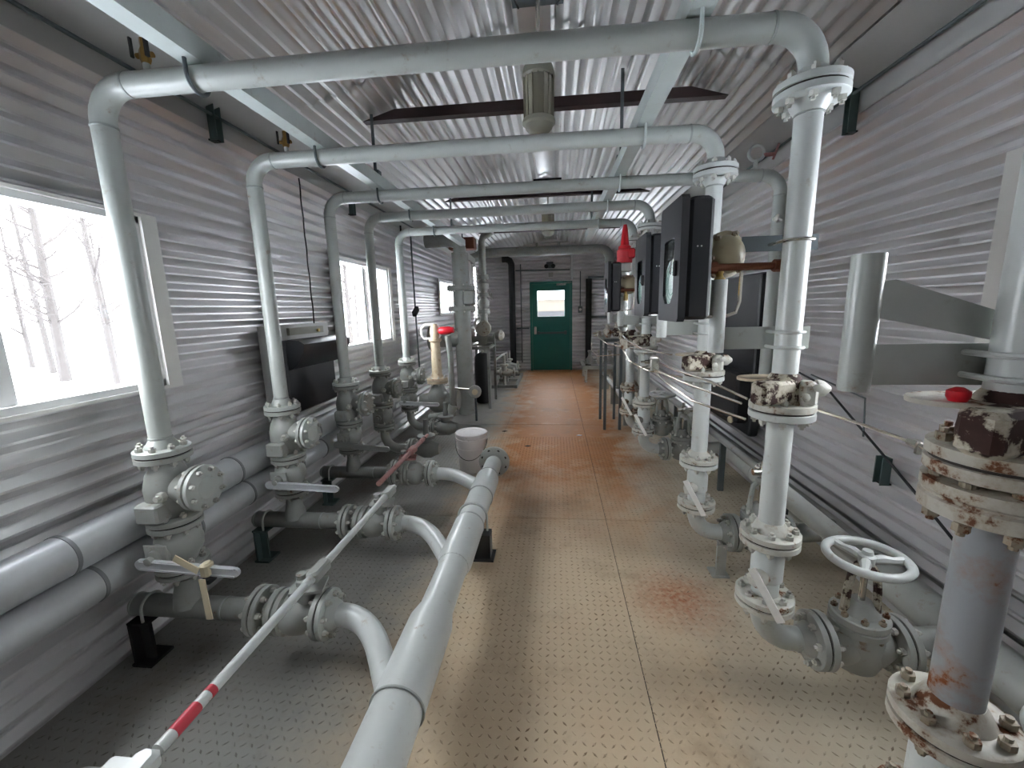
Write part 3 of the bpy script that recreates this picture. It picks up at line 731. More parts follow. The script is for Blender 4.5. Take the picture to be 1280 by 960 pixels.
def handwheel(t, c, r, mat='pipe_white', tilt=0.0):
    c = Vector(c); q = MB(); R = Matrix.Rotation(tilt, 3, 'Y')
    ring = [c + R @ Vector((r * math.cos(a), r * math.sin(a), 0)) for a in [2 * math.pi * k / 36 for k in range(36)]]
    q.tube(ring, r * .125, 12, closed=True)
    q.lathe(c - (R @ Vector((0, 0, .022))), R @ Vector((0, 0, 1)), [(0, r * .20), (.03, r * .22), (.036, r * .15), (.05, r * .13)], 12)
    for k in range(3):
        a = 2 * math.pi * k / 3 + 1.9
        q.tube([c + R @ Vector((r * f * math.cos(a + g), r * f * math.sin(a + g), h)) for f, g, h in ((.12, 0, -.008), (.4, .04, -.002), (.7, .07, -.004), (.98, .08, 0))], [r * .12, r * .15, r * .11, r * .12], 8)
    return q.build('handwheel', mat, t)

def gate_valve(Y, lab, wheel=True, mat='valve', x=1.09, rust='valve'):
    t = thing('gate_valve', lab, 'valve', (x, Y, .14), 'gate valves beside the right risers')
    q = MB(); q.lathe((x - .11, Y, .25), (1, 0, 0), [(0, .05), (.02, .062), (.05, .078), (.17, .078), (.20, .062), (.22, .05)], 26)
    q.lathe((x, Y, .16), (0, 0, 1), [(0, .05), (.01, .072), (.05, .085), (.13, .085), (.16, .072), (.185, .074)], 26); q.build('body', mat, t)
    q = MB(); q.lathe((x, Y, .345), (0, 0, 1), [(0, .085), (.003, .09), (.026, .09), (.03, .086), (.033, .06), (.05, .045), (.08, .03)], 26)
    bn = q.build('bonnet', mat, t)
    MB().lathe((x, Y, .315), (0, 0, 1), [(0, .08), (.003, .09), (.024, .09), (.027, .086)], 26).build('body_flange', mat, t)
    bolts(bn, (x, Y, .345), (0, 0, 1), .074, 8, .03, .011, 'bolt_rusty' if rust != 'valve' else 'bolt')
    q = MB()
    for s_ in (-1, 1):
        q.tube([(x + s_ * .055, Y, .37), (x + s_ * .05, Y, .46), (x + s_ * .042, Y, .525), (x + s_ * .015, Y, .548)], [.015, .013, .013, .015], 8)
    q.lathe((x, Y, .535), (0, 0, 1), [(0, .03), (.02, .034), (.03, .024)], 14); q.build('yoke', rust, t)
    MB().cyl((x, Y, .42), (x, Y, .60 if wheel else .66), .011, seg=10).build('stem', 'steel', t)
    if wheel: handwheel(t, (x, Y, .588), .118)
    else:
        q = MB()
        for s_ in (-1, 1): q.cyl((x + .01, Y + s_ * .02, .60), (x + .01, Y + s_ * .06, .60), .026, seg=12)
        q.cyl((x - .05, Y, .60), (x + .09, Y, .60), .018, seg=10); q.build('stem_head', 'steel', t)
    return t

RY = [.77, 1.45, 2.20, 3.58, 4.28]
RNAME = ['rustiest riser', 'riser touching the brown nipple', 'riser behind the largest recorder',
         'second riser from the door', 'riser closest to the door']
for i, Y in enumerate(RY):
    nm = RNAME[i]; x = XBR + (.012 if i == 0 else 0); dz = .075 if i == 0 else 0.0
    mp = 'pipe_white'; mr = ('rusty', 'rusty_mid', 'rusty_mid', 'rusty_mid', 'rusty')[i]; br = 'bolt_rusty' if i in (0, 4) else 'bolt'
    up = thing('meter_riser', 'pale grey upper riser pipe: %s' % nm, 'pipe', (x, Y, 1.24 + dz), 'upper riser pipes')
    MB().lathe((x, Y, 1.235 + dz), (0, 0, 1), [(0, RP), ((2.06 if i else 2.55) - 1.235 - dz, RP)], 26).build('pipe', mp, up)
    if i:
        lp = loops[{1: 0, 2: 1, 3: 3, 4: 4}[i]]
        joint(lp, up, (x, Y, RJ), (0, 0, -1), matA='pipe_white', matB=mp, R=.098)
        bead(up, (x, Y, 2.03), (0, 0, 1), RP)
    # orifice fitting
    of = thing('orifice_fitting', 'rust-stained orifice fitting clamped on the %s' % nm, 'fitting', (x, Y, 1.13 + dz), 'orifice fittings')
    q = MB(); q.lathe((x, Y, 1.155 + dz), (0, 0, 1), [(0, .06), (.02, .062), (.06, .058), (.085, .045), (.095, RP)], 24); q.build('body', 'stain', of)
    q = MB(); q.box((x - .06, Y - .055, 1.195 + dz), (.13, .06, .075), Matrix.Rotation(.35, 3, 'Z'), bev=.010); q.build('clamp_block', 'stain', of)
    q = MB(); q.box((x + .045, Y - .05, 1.19 + dz), (.05, .07, .08), Matrix.Rotation(-.15, 3, 'Z'), bev=.012); q.lathe((x + .075, Y - .045, 1.205 + dz), (1, -.2, 0), [(0, .028), (.02, .026), (.04, .008)], 12); q.build('clamp_lug', 'rusty_mid' if i else 'rusty', of)
    for dx in (.02, .055): MB().lathe((x + dx, Y - .085, 1.185 + dz + .03 * (dx > .03)), (0, -1, 0), [(0, .013), (.012, .013), (.014, .009)], 6).build('bolt', br, of)
    q = MB(); pl = []
    for k in range(13):
        a = math.pi / 2 + math.pi * k / 12; pl.append((x - .05 + .085 * math.cos(a), Y + .03 + .06 * math.sin(a), 1.222 + dz))
    pl += [(x + .03, Y - .03, 1.222 + dz), (x + .03, Y + .09, 1.222 + dz)]
    q.prism(pl, (0, 0, .009)); q.build('slide_plate', 'tan' if i else 'rusty', of)
    if i == 0:
        MB().lathe((x - .085, Y + .0, 1.231 + dz), (0, 0, 1), [(0, .012), (.008, .016), (.018, .016), (.024, .006)], 12).build('red_cap', 'red', of)
    lo = thing('lower_riser', 'pale grey lower riser spool: %s' % nm, 'pipe', (x, Y, .66), 'lower riser spools')
    RPL = .040
    MB().lathe((x, Y, .68), (0, 0, 1), [(0, RPL), (.43 + dz, RPL)], 26).build('pipe', mp if i else 'pipe_patchy', lo)
    joint(of, lo, (x, Y, 1.125 + dz), (0, 0, -1), rp=RPL, matA=mr, matB=mr if i in (0, 4) else mp, hubA=False, R=.098, th=.027, bolt=br, hub=.015)
    if i == 0:
        q = MB(); q.lathe((x, Y, 1.10), (0, 0, 1), [(0, .085), (.003, .098), (.028, .098), (.032, .094), (.036, .094), (.04, .098), (.06, .098), (.064, .06)], 32); fr = q.build('orifice_ring', 'rusty', of); bolts(fr, (x, Y, 1.13), (0, 0, 1), .078, 8, .033, .0125, br)
    bv = thing('ball_valve', 'pale ball valve with flat lever at the foot of the %s' % nm, 'valve', (x, Y, .42), 'lever valves on the right risers')
    q = MB(); q.lathe((x, Y, .63), (0, 0, -1), [(0, .044), (.02, .046), (.03, .052), (.13, .052), (.14, .044), (.19, .044)], 24); q.build('body', mp, bv)
    q = MB(); q.lathe((x - .03, Y - .03, .52), (-.8, -.6, 0), [(0, .03), (.04, .03), (.042, .018), (.055, .018)], 14); q.build('stem_boss', mr, bv)
    q = MB(); q.bar((x - .085, Y - .07, .575), (x + .005, Y - .11, .40), .026, .006, (.5, .85, .1)); q.build('lever', 'white', bv)
    joint(lo, bv, (x, Y, .66), (0, 0, -1), rp=RPL, matA=mr, matB=mr if i != 2 else mp, hubB=False, bolt=br)
    el = thing('elbow_spool', 'pale grey bottom elbow of the %s' % nm, 'pipe', (x, Y, .20), 'bottom elbows of the right risers')
    MB().tube([(x, Y, .40), (x, Y, .36)] + arc((x + .11, Y, .36), (-1, 0, 0), (0, 0, -1), .11, 9)[1:] + [(x + .16, Y, .25)], .042, 20).build('pipe', 'pipe', el)
    joint(bv, el, (x, Y, .415), (0, 0, -1), rp=.042, matA=mr, matB=mr, hubA=False, hubB=False, bolt=br)
    wl = i not in (2, 3)
    gv = gate_valve(Y, 'grey gate valve with %s at the %s' % ('spoked handwheel' if wl else 'bare stem head', nm), wl, 'valve_dark' if i > 1 else 'valve', rust='stain' if i == 1 else 'valve')
    joint(el, gv, (.955, Y, .25), (1, 0, 0), rp=.042, matA='valve_dark' if i > 1 else 'valve', matB='valve', hubB=False, bolt='bolt', th=.027, R=.1)
    tl = MB(); tl.cyl((1.24, Y, .255), (1.42, Y, HZ), .05, seg=20); tl.build('branch', 'valve', hd)
    joint(gv, hd, (1.225, Y, .25), (1, 0, 0), rp=.05, matA='valve', matB='valve', hubA=False, th=.027, R=.1)
    # riser support shoe
    if i == 2:
        s_ = thing('pipe_shoe', 'small steel shoe under the elbow of the %s' % nm, 'support', (.90, Y, 0), 'pipe shoes')
        q = MB(); q.box((.90, Y - .03, .095), (.05, .008, .19)); q.box((.90, Y, .095), (.008, .07, .19)); q.box((.90, Y, .005), (.09, .09, .01)); q.build('plate', 'valve', s_)
    # mounting bracket: post, web plate, gusset, U-bolts
    px, py = .555, Y + .055
    mb = thing('mounting_bracket', 'grey bracket with short post%s on the %s' % (' and gusset' if i == 0 else '', nm), 'bracket', (px, py, 1.31), 'recorder mounting brackets')
    MB().lathe((px, py, 1.315), (0, 0, 1), [(0, .021), (.0, .0255), (.245, .0255), (.245, .021), (.02, .021)], 22, cap=False).build('post', 'pipe' if i == 0 else 'pipe_white', mb)
    q = MB(); z0 = 1.325
    q.prism([(px + .015, py, z0), (x + .09, Y + .043, z0), (x + .09, Y + .043, z0 + .075), (px + .015, py, z0 + .075)], (0, .008, 0)); q.build('web_plate', 'pipe', mb)
    if i == 0:
        q = MB(); q.prism([(px + .02, py, 1.45), (px + .02, py, 1.51), (px + .05, py, 1.515), (x, Y + .045, 1.455), (x, Y + .045, 1.405)], (0, .008, 0)); q.build('gusset', 'pipe', mb)
    for z in ((1.345, 1.385) if i == 0 else (1.335, 1.385)):
        q = MB(); r_ = RP + .006
        q.tube([(x - r_, Y + .07, z)] + arc((x, Y, z), (-1, 0, 0), (0, -1, 0), r_, 13, 0, math.pi) + [(x + r_, Y + .07, z)], .0055, 8); q.build('u_bolt', 'pipe_white', mb)

# upper strap with small sheet bracket on the riser before the largest recorder
t = thing('riser_clamp', 'thin steel U-bolt and strip high on the riser touching the brown nipple', 'clamp', (.76, 1.45, 1.67))
q = MB(); r_ = RP + .006; q.tube([(.76 - r_, 1.53, 1.67)] + arc((.76, 1.45, 1.67), (-1, 0, 0), (0, -1, 0), r_, 13, 0, math.pi) + [(.76 + r_, 1.53, 1.67)], .0055, 8); q.build('u_bolt', 'steel', t)
q = MB(); q.box((.75, 1.535, 1.675), (.24, .006, .05)); q.build('strip', 'strut', t)

# chart recorders ----------------------------------------------------------------
def recorder(x0, y0, z0, lab, dome=True, blue=False, domecol='beige', dxd=.0):
    W_, D_, H_ = .105, .25, .39            # depth from the aisle, width along the aisle, height
    t = thing('chart_recorder', lab, 'recorder', (x0 + .06, y0 + .15, z0), 'black chart recorders')
    MB().box((x0 + .026 + (W_ - .026) / 2, y0 + D_ / 2, z0 + H_ / 2), (W_ - .026, D_, H_), bev=.012).build('case', 'black', t)
    # door on the aisle side with a tall glazed opening
    dy0, dy1, dz0, dz1 = y0 + .065, y0 + .195, z0 + .055, z0 + .275
    dr = bpy.data.objects.new('door', None)
    q = MB(); xd = x0 + .011
    Yo0, Yo1, Zo0, Zo1 = y0 - .006, y0 + D_ + .006, z0 - .006, z0 + H_ + .006
    outer = [(Yo0, Zo0 + .012), (Yo0 + .012, Zo0), (Yo1 - .012, Zo0), (Yo1, Zo0 + .012), (Yo1, Zo1 - .012), (Yo1 - .012, Zo1), (Yo0 + .012, Zo1), (Yo0, Zo1 - .012)]
    inner = [(dy0, dz0 + .03), (dy0 + .03, dz0), (dy1 - .03, dz0), (dy1, dz0 + .03), (dy1, dz1 - .005), (dy1 - .012, dz1), (dy0 + .012, dz1), (dy0, dz1 - .005)]
    vv = [(xx, a, b_) for xx in (xd - .011, xd + .013) for ring in (outer, inner) for a, b_ in ring]
    ff = []
    for k in range(8):
        k2 = (k + 1) % 8
        ff += [(k, k2, 8 + k2, 8 + k), (16 + k, 24 + k, 24 + k2, 16 + k2), (k, 16 + k, 16 + k2, k2), (8 + k, 8 + k2, 24 + k2, 24 + k)]
    q.add(vv, ff); dr = q.build('door', 'black', t)
    MB().prism([(xd - .009, a, b_) for a, b_ in inner], (.003, 0, 0)).build('glass', 'lens', dr)
    cc = Vector((x0 + .012, y0 + .125, z0 + .125))
    ch = MB().lathe(cc, (-1, 0, 0), [(0, .085), (.0015, .085)], 40).build('chart', 'chart_reflection' if blue else 'chart', t)
    for r_ in (.04, .055, .07):
        q = MB(); q.tube(arc(cc - Vector((.002, 0, 0)), (0, 1, 0), (0, 0, 1), r_, 36, 0, 2 * math.pi)[:-1], .0012, 4, closed=True); q.build('chart_line', 'chartline', ch)
    q = MB(); q.bar((x0 + .009, y0 + .11, z0 + .27), (x0 + .009, y0 + .14, z0 + .16), .02, .002, (1, 0, 0)); q.box((x0 + .014, y0 + .13, z0 + .26), (.004, .12, .10)); q.build('pen_arm', 'blackflat', t)
    q = MB(); q.box((x0 - .004, y0 + .03, z0 + .17), (.012, .02, .05), bev=.003); q.build('latch', 'blackflat', dr)
    for dx in (.055, .067):
        MB().lathe((x0 + dx, y0, z0 + .235), (0, -1, 0), [(0, .0028), (.0015, .0028)], 8).build('rivet', 'white', t)
    if dome:
        cx, cy, cz = x0 + .175 + dxd, y0 + .10, z0 + .215
        ax = Vector((.35, -.94, 0)).normalized()
        dq = MB().lathe(Vector((cx, cy, cz)) - ax * .05, ax, [(0, .03), (.01, .06), (.035, .066), (.045, .078), (.062, .078), (.066, .064), (.085, .056), (.10, .042), (.108, .02), (.11, .006)], 26).build('pressure_dome', domecol, t)
        bolts(dq, Vector((cx, cy, cz)) + ax * .004, ax, .070, 6, .012, .010, 'bolt_rusty', .2)
        q = MB(); q.cyl((cx - .06, cy - .05, cz - .045), (x0 + .355, cy - .05, cz - .045), .012, seg=12); q.lathe((cx - .075, cy - .05, cz - .045), (1, 0, 0), [(0, .02), (.035, .02)], 8); q.lathe((x0 + .315, cy - .05, cz - .045), (1, 0, 0), [(0, .02), (.05, .02)], 8); q.build('rusty_nipple', 'rust_pipe', t)
        q = MB(); q.lathe((x0 + .155, cy - .03, cz - .13), (0, 0, 1), [(0, .018), (.05, .018), (.055, .012), (.08, .012)], 12); q.build('brass_union', 'yellow', t)
        q = MB(); q.tube([(cx + .045, cy - .04, cz - .06), (cx + .045, cy - .04, cz - .16), (cx + .035, cy - .04, cz - .195), (cx + .005, cy - .05, cz - .205), (cx - .12, cy - .06, cz - .21)], .006, 8); q.build('impulse_tube', 'tubing', t)
    return t
recorder(.405, 1.45, 1.43, 'largest black chart recorder with beige pressure dome, beside the rusty brown nipple', domecol='beige')
recorder(.445, 2.17, 1.435, 'black chart recorder between the largest recorder and the blue-reflection one', dome=False)
recorder(.43, 3.50, 1.44, 'black chart recorder with painted blue window reflection on its chart, under the red cone', blue=True, domecol='beige')

# the red cone standing behind the small recorder
t = thing('red_cone', 'bright red plastic cone-shaped nozzle above the recorder with the painted blue reflection', 'cone', (.57, 3.62, 1.83))
q = MB(); q.lathe((.575, 3.62, 1.83), (0, 0, 1), [(0, .062), (.10, .062), (.105, .052), (.13, .05), (.14, .035), (.26, .022), (.30, .014), (.302, .006)], 18); q.build('cone', 'red', t)
q = MB(); q.box((.62, 3.58, 1.90), (.06, .05, .08), bev=.01); q.build('side_spout', 'red', t)
q = MB(); q.box((.585, 3.63, 1.795), (.09, .07, .07), bev=.006); q.build('base', 'white', t)

# instrument tubing between the risers
def tubing(pts, lab, r_=.0048, mat='tubing'):
    q = MB(); q.tube(pts, r_, 8)
    b0 = min(pts, key=lambda p: p[2])
    return single('instrument_tube', q, mat, lab, 'tubing', b0, 'instrument tubes')
tubing([(.51, 2.15, 1.20), (.53, 1.95, 1.195), (.60, 1.65, 1.185), (.67, 1.50, 1.15)], 'upper steel tube running to the clamp on the riser touching the brown nipple')
tubing([(.50, 2.12, 1.165), (.55, 1.85, 1.15), (.66, 1.52, 1.13)], 'middle steel tube running to the flange on the riser touching the brown nipple')
tubing([(.50, 2.12, 1.155), (.51, 1.95, 1.13), (.55, 1.70, 1.10), (.655, 1.47, 1.085)], 'lowest steel tube sagging to the flange on the riser touching the brown nipple')
tubing([(.86, 1.42, 1.128), (.87, 1.25, 1.132), (.862, 1.06, 1.138)], 'bright steel tube running from a riser flange to the rustiest riser')
t = thing('tube_fitting', 'small steel fitting on the bright tube beside the rustiest riser', 'fitting', (.862, 1.05, 1.13))
q = MB(); q.lathe((.862, 1.07, 1.138), (0, -1, 0), [(0, .009), (.012, .011), (.03, .011), (.032, .007), (.05, .007)], 6); q.lathe((.862, 1.04, 1.138), (0, 0, -1), [(0, .008), (.022, .008)], 6); q.build('body', 'steel', t)
tubing([(.47, 2.95, 1.28), (.45, 2.60, 1.27), (.47, 2.3, 1.25), (.60, 2.2, 1.23)], 'bent steel instrument tube reaching the riser behind the largest recorder')
tubing([(.48, 3.0, 1.18), (.47, 2.7, 1.14), (.52, 2.4, 1.12), (.66, 2.21, 1.11)], 'looped steel tube below the bent one at the riser behind the largest recorder')
tubing([(.45, 4.4, 1.22), (.40, 4.0, 1.20), (.46, 3.7, 1.16), (.66, 3.58, 1.13)], 'curved steel instrument tube at the second riser from the green door')
tubing([(.44, 5.1, 1.12), (.40, 4.6, 1.02), (.44, 4.35, .98), (.66, 4.28, 1.0)], 'hooked steel instrument tube at the riser closest to the green door')
# needle-valve manifold blocks on the tubes
for k, (x, y, z, lab) in enumerate(((.50, 2.16, 1.185, 'small steel manifold block feeding three tubes beside the largest recorder'), (.48, 2.98, 1.22, 'small rusty steel manifold block behind the middle recorder'), (.46, 4.42, 1.20, 'small rusty manifold block near the riser closest to the green door'))):
    t = thing('needle_valve_block', lab, 'valve', (x, y, z - .04), 'needle-valve blocks')
    MB().box((x, y, z), (.045, .06, .07), bev=.006).build('block', 'steel' if k == 0 else 'rusty', t)
    for s_ in (-1, 1): MB().lathe((x - .02, y + s_ * .018, z + .012 * s_), (-1, 0, 0), [(0, .010), (.02, .010), (.021, .005), (.04, .005)], 8).build('stem', 'steel', t)

# inclined pot with bright disc cover behind the riser in front of the largest recorder
t = thing('strainer', 'inclined grey strainer with bright round cover rising from the header pipe', 'strainer', (1.0, 1.95, .50))
o = Vector((1.42, 1.86, .30)); ax = (Vector((1.06, 2.0, .60)) - o).normalized(); LS = (Vector((1.06, 2.0, .60)) - o).length
MB().lathe(o, ax, [(0, .045), (LS - .03, .045), (LS, .052)], 20).build('body', 'valve', t)
MB().lathe(o + ax * LS, ax, [(0, .052), (.004, .060), (.02, .060), (.03, .045), (.034, .02)], 20).build('cover', 'steel', t)

# heaters on the walls --------------------------------------------------------------
t = thing('wall_heater', 'black wall heater with curved hood between the left windows', 'heater', (-1.84, 2.82, .80), 'black wall heaters')
MB().box((-1.835, 2.83, 1.10), (.05, .74, .62)).build('back_plate', 'flash', t)
MB().box((-1.79, 2.86, 1.06), (.06, .60, .50), bev=.01).build('panel', 'black', t)
q = MB(); hp = [(-1.80, 1.30), (-1.74, 1.315), (-1.67, 1.31), (-1.635, 1.285), (-1.64, 1.24), (-1.68, 1.17), (-1.73, 1.12), (-1.80, 1.10)]
q.prism([(a, 2.58, b_) for a, b_ in hp], (0, .62, 0)); q.build('hood', 'black', t)
MB().box((-1.795, 2.88, 1.365), (.02, .42, .05)).build('olive_strip', 'lamphouse', t)
MB().cyl((-1.78, 3.0, 1.36), (-1.765, 3.0, 1.36), .012, seg=10).build('igniter', 'yellow', t)
t = thing('wall_heater', 'tall black heater panel on the right wall behind the risers', 'heater', (1.60, 3.9, .42), 'black wall heaters')
MB().box((1.60, 3.86, 1.06), (.07, .86, 1.30), bev=.01).build('panel', 'black', t)
MB().box((1.52, 3.86, .72), (.12, .80, .42), bev=.02).build('burner_box', 'blackflat', t)
MB().lathe((1.455, 3.52, .53), (-1, -.3, 0), [(0, .03), (.01, .03), (.014, .02)], 16).build('knob', 'tape', t)

# strut brackets and conduits on the walls
for k, (x, y, z0, z1, lab) in enumerate(((-1.845, 2.30, 2.42, 2.60, 'short dark strut channel on the left wall above the black heater'), (-1.845, 3.85, 2.36, 2.56, 'short dark strut channel high on the left wall above the double window'),
        (1.628, 2.66, 2.38, 2.66, 'dark strut channel high on the right wall above the loose wires'), (1.628, 2.12, .58, .72, 'short dark strut channel low on the right wall'))):
    sd = 1 if x < 0 else -1
    t = thing('strut_channel', lab, 'bracket', (x, y, z0), 'strut channels')
    q = MB()
    for dy in (-.022, .022): q.box((x + sd * .02, y + dy, (z0 + z1) / 2), (.042, .005, z1 - z0))
    q.box((x, y, (z0 + z1) / 2), (.005, .048, z1 - z0)); q.build('channel', 'greensteel', t)
    MB().box((x + sd * .006, y, z0 + .004), (.04, .044, .008)).build('end_plate', 'blackflat', t)
tubing([(1.60, -.5, 2.57), (1.60, 3.0, 2.57), (1.60, 6.0, 2.57), (1.60, 9.8, 2.57)], 'long grey conduit along the top of the right wall', .009, 'strut')
tubing([(-1.82, -.5, 2.545), (-1.82, 4.0, 2.545), (-1.82, 9.8, 2.545)], 'long grey conduit along the top of the left wall', .009, 'strut')
q = MB(); pts = [(-1.835, 3.06 + .004 * math.sin(k * 1.3), 2.45 - .045 * k) for k in range(28)]
q.tube(pts, .005, 6)
single('wall_cable', q, 'blackflat', 'thin dark cable hanging down the left wall past the black heater', 'cable', (-1.835, 3.02, 1.2))
tubing([(1.61, 2.9, 1.02), (1.60, 2.6, .98), (1.60, 2.25, .80), (1.60, 1.9, .62), (1.60, 1.5, .40)], 'dark cable sloping down the lower right wall', .006, 'blackflat')
tubing([(1.60, 2.75, 1.03), (1.60, 2.28, .98), (1.60, 2.26, .78)], 'thin steel tube bent down the lower right wall', .005, 'strut')

# ------------------------------------------------------------------ far left equipment
# tan actuated valve
x, y = -1.40, 4.80
t = thing('tall_bonnet_valve', 'grey valve with tall tan bonnet and handwheel frame, beside the window', 'valve', (x, y, .30))
q = MB(); q.lathe((x, y, .62), (0, 0, -1), [(0, .06), (.05, .085), (.13, .13), (.22, .14), (.30, .11), (.36, .06)], 24); q.lathe((x - .22, y, .42), (1, 0, 0), [(0, .07), (.06, .08), (.2, .12), (.36, .08), (.44, .07)], 24); q.build('body', 'valve_dark', t)
MB().box((x, y, .15), (.16, .16, .30)).build('foot', 'valve_dark', t)
q = MB(); q.lathe((x + .22, y, .42), (1, 0, 0), [(0, .12), (.03, .12)], 24); q.build('end_flange', 'valve_dark', t)
q = MB(); q.lathe((x, y, .66), (0, 0, -1), [(0, .125), (.028, .125)], 28); q.build('lower_flange', 'tan', t)
q = MB(); q.lathe((x, y, .665), (0, 0, 1), [(0, .125), (.028, .125), (.03, .08), (.06, .068), (.09, .06), (.45, .055), (.47, .075), (.50, .075)], 28); bn = q.build('bonnet', 'tan', t)
bolts(bn, (x, y, .6625), (0, 0, 1), .104, 8, .03, .013, 'bolt')
q = MB(); q.tube([(x - .16, y, 1.20), (x - .13, y, 1.16), (x + .04, y, 1.16), (x + .07, y, 1.20), (x + .05, y, 1.30), (x - .02, y, 1.33), (x - .12, y, 1.32), (x - .16, y, 1.28)], .014, 8, closed=True); q.build('wheel_frame', 'white', t)
q = MB(); q.lathe((x, y, 1.16), (0, 0, 1), [(0, .05), (.08, .06), (.14, .05), (.17, .03)], 16); q.build('gearbox', 'tan', t)
MB().lathe((x + .06, y - .02, 1.25), (1, -.1, .05), [(0, .035), (.02, .045), (.13, .045), (.15, .035), (.18, .03)], 16).build('red_actuator', 'red', t)
q = MB(); q.tube([(x + .18, y - .1, 1.20), (x + .20, y - .1, .95), (x + .20, y - .1, .25)], .035, 12); q.build('drain_leg', 'valve_dark', t)
q = MB(); q.tube([(x + .20, y - .1, .38), (x + .18, y - .1, .30), (x + .10, y - .08, .24), (x - .10, y - .05, .22)], .055, 14); q.build('drain_elbow', 'valve', t)

def stack(x, y, z0, z1, r_, lab, mat, flz, name='vertical_pipe', cat='pipe', nb=8):
    t = thing(name, lab, cat, (x, y, z0)); MB().cyl((x, y, z0), (x, y, z1), r_, seg=24).build('pipe', mat, t)
    for z in flz:
        f = MB().lathe((x, y, z - .03), (0, 0, 1), [(0, r_ * 1.7), (.028, r_ * 1.7), (.029, r_ * 1.6), (.032, r_ * 1.6), (.033, r_ * 1.7), (.06, r_ * 1.7)], 24).build('flange', mat, t)
        bolts(f, (x, y, z), (0, 0, 1), r_ * 1.42, nb, .03, .012, 'bolt')
    return t
t = stack(-1.28, 5.8, .0, 2.25, .115, 'thick dark grey vertical pipe with two flange pairs beyond the tan valve', 'valve_dark', (1.78, 1.50))
q = MB(); q.tube([(-1.28, 5.8, 2.2), (-1.28, 5.8, 2.3), (-1.30, 5.8, 2.38), (-1.40, 5.8, 2.42), (-1.75, 5.8, 2.42)], .09, 16); q.build('top_elbow', 'valve_dark', t)
q = MB(); q.lathe((-1.28, 5.8, 1.1), (-1, 0, 0), [(.05, .13), (.42, .13), (.43, .17), (.48, .17)], 20); q.build('side_nozzle', 'valve_dark', t)
q = MB(); q.box((-1.16, 5.75, 1.65), (.16, .16, .20), bev=.02); q.build('valve_body', 'valve_dark', t)
t = thing('hanger_rack', 'pale steel hanger frame over the thick dark vertical pipe', 'rack', (-1.1, 6.4, 2.0))
q = MB(); a = (-1.32, 6.02, 2.30); b_ = (-1.28, 6.78, 2.24)
q.bar(a, b_, .05, .09, (0, 0, 1)); q.build('rail', 'valve', t)
for k, yy in enumerate((6.06, 6.3, 6.52, 6.74)):
    MB().box((-1.30, yy, 2.0), (.03, .04, .5)).build('hanger', 'white', t)
t = stack(-1.16, 6.9, .0, 2.5, .06, 'white vertical valve stack with three flange pairs near the blinded window', 'valve', (2.0, 1.72, 1.45), 'valve_stack', 'valve')
for z, r_ in ((1.86, .095), (1.58, .09)): MB().lathe((-1.16, 6.9, z - .08), (0, 0, 1), [(0, .06), (.04, r_), (.12, r_), (.16, .06)], 18).build('valve_body', 'valve', t)
handwheel(t, (-1.02, 6.75, 1.72), .08, 'valve', 1.3)
q = MB(); q.tube([(-1.16, 6.9, 2.45), (-1.16, 6.9, 2.55), (-1.13, 6.9, 2.63), (-1.05, 6.88, 2.66), (-.98, 6.85, 2.70)], .055, 14); q.build('top_elbow', 'valve', t)
t = thing('control_valve', 'pale control valve with round pinkish actuator and white spout by the valve stack', 'valve', (-1.1, 6.4, .95))
q = MB(); q.lathe((-1.08, 6.4, 1.20), (0, -1, 0), [(0, .03), (.02, .10), (.05, .12), (.10, .11), (.13, .05)], 20); q.build('actuator', 'rusty_mid', t)
q = MB(); q.lathe((-1.12, 6.45, .95), (0, 0, 1), [(0, .06), (.08, .10), (.16, .10), (.24, .05)], 18); q.lathe((-1.32, 6.45, 1.03), (1, 0, 0), [(0, .09), (.03, .09), (.031, .05), (.37, .05), (.371, .09), (.4, .09)], 18); q.build('body', 'valve', t)
q = MB(); q.lathe((-1.24, 6.35, 1.10), (-.5, -.3, .45), [(0, .04), (.10, .07), (.16, .03)], 14); q.tube([(-1.18, 6.35, 1.14), (-1.20, 6.3, 1.28), (-1.17, 6.3, 1.36)], .022, 8); q.build('white_spout', 'white', t)
q = MB(); q.lathe((-.92, 6.5, 1.08), (1, -.4, 0), [(0, .05), (.05, .08), (.10, .08), (.14, .04)], 14); q.build('gear_head', 'rusty_mid', t)
# frames and skid, low pipes
t = thing('steel_frame', 'grey steel leg frame holding the control valve', 'frame', (-1.15, 6.2, 0))
for xx, yy in ((-1.28, 6.1), (-.98, 6.1), (-1.28, 6.75), (-.98, 6.75)): MB().box((xx, yy, .47), (.04, .04, .94)).build('leg', 'valve_dark', t)
q = MB(); q.box((-1.13, 6.1, .92), (.34, .04, .04)); q.box((-1.13, 6.75, .92), (.34, .04, .04)); q.box((-1.28, 6.42, .92), (.04, .68, .04)); q.box((-.98, 6.42, .92), (.04, .68, .04)); q.build('top_rail', 'valve_dark', t)
t = thing('black_tank', 'black upright tank beneath the control valve', 'tank', (-1.14, 6.45, 0))
MB().lathe((-1.14, 6.45, .02), (0, 0, 1), [(0, .10), (.02, .125), (.72, .125), (.78, .09), (.80, .03)], 24).build('shell', 'blackflat', t)
MB().lathe((-1.14, 6.45, .8), (0, 0, 1), [(0, .02), (.06, .02)], 10).build('neck', 'steel', t)
t = thing('round_gauge', 'pale round-faced instrument on a thin pipe in front of the black tank', 'gauge', (-1.06, 5.36, .38))
MB().lathe((-1.06, 5.37, .42), (.15, -1, 0), [(0, .06), (.05, .085), (.09, .085), (.095, .07)], 20).build('dial_case', 'valve', t)
MB().lathe((-1.045, 5.275, .42), (.15, -1, 0), [(0, .04), (.006, .04)], 16).build('dial', 'tape', t)
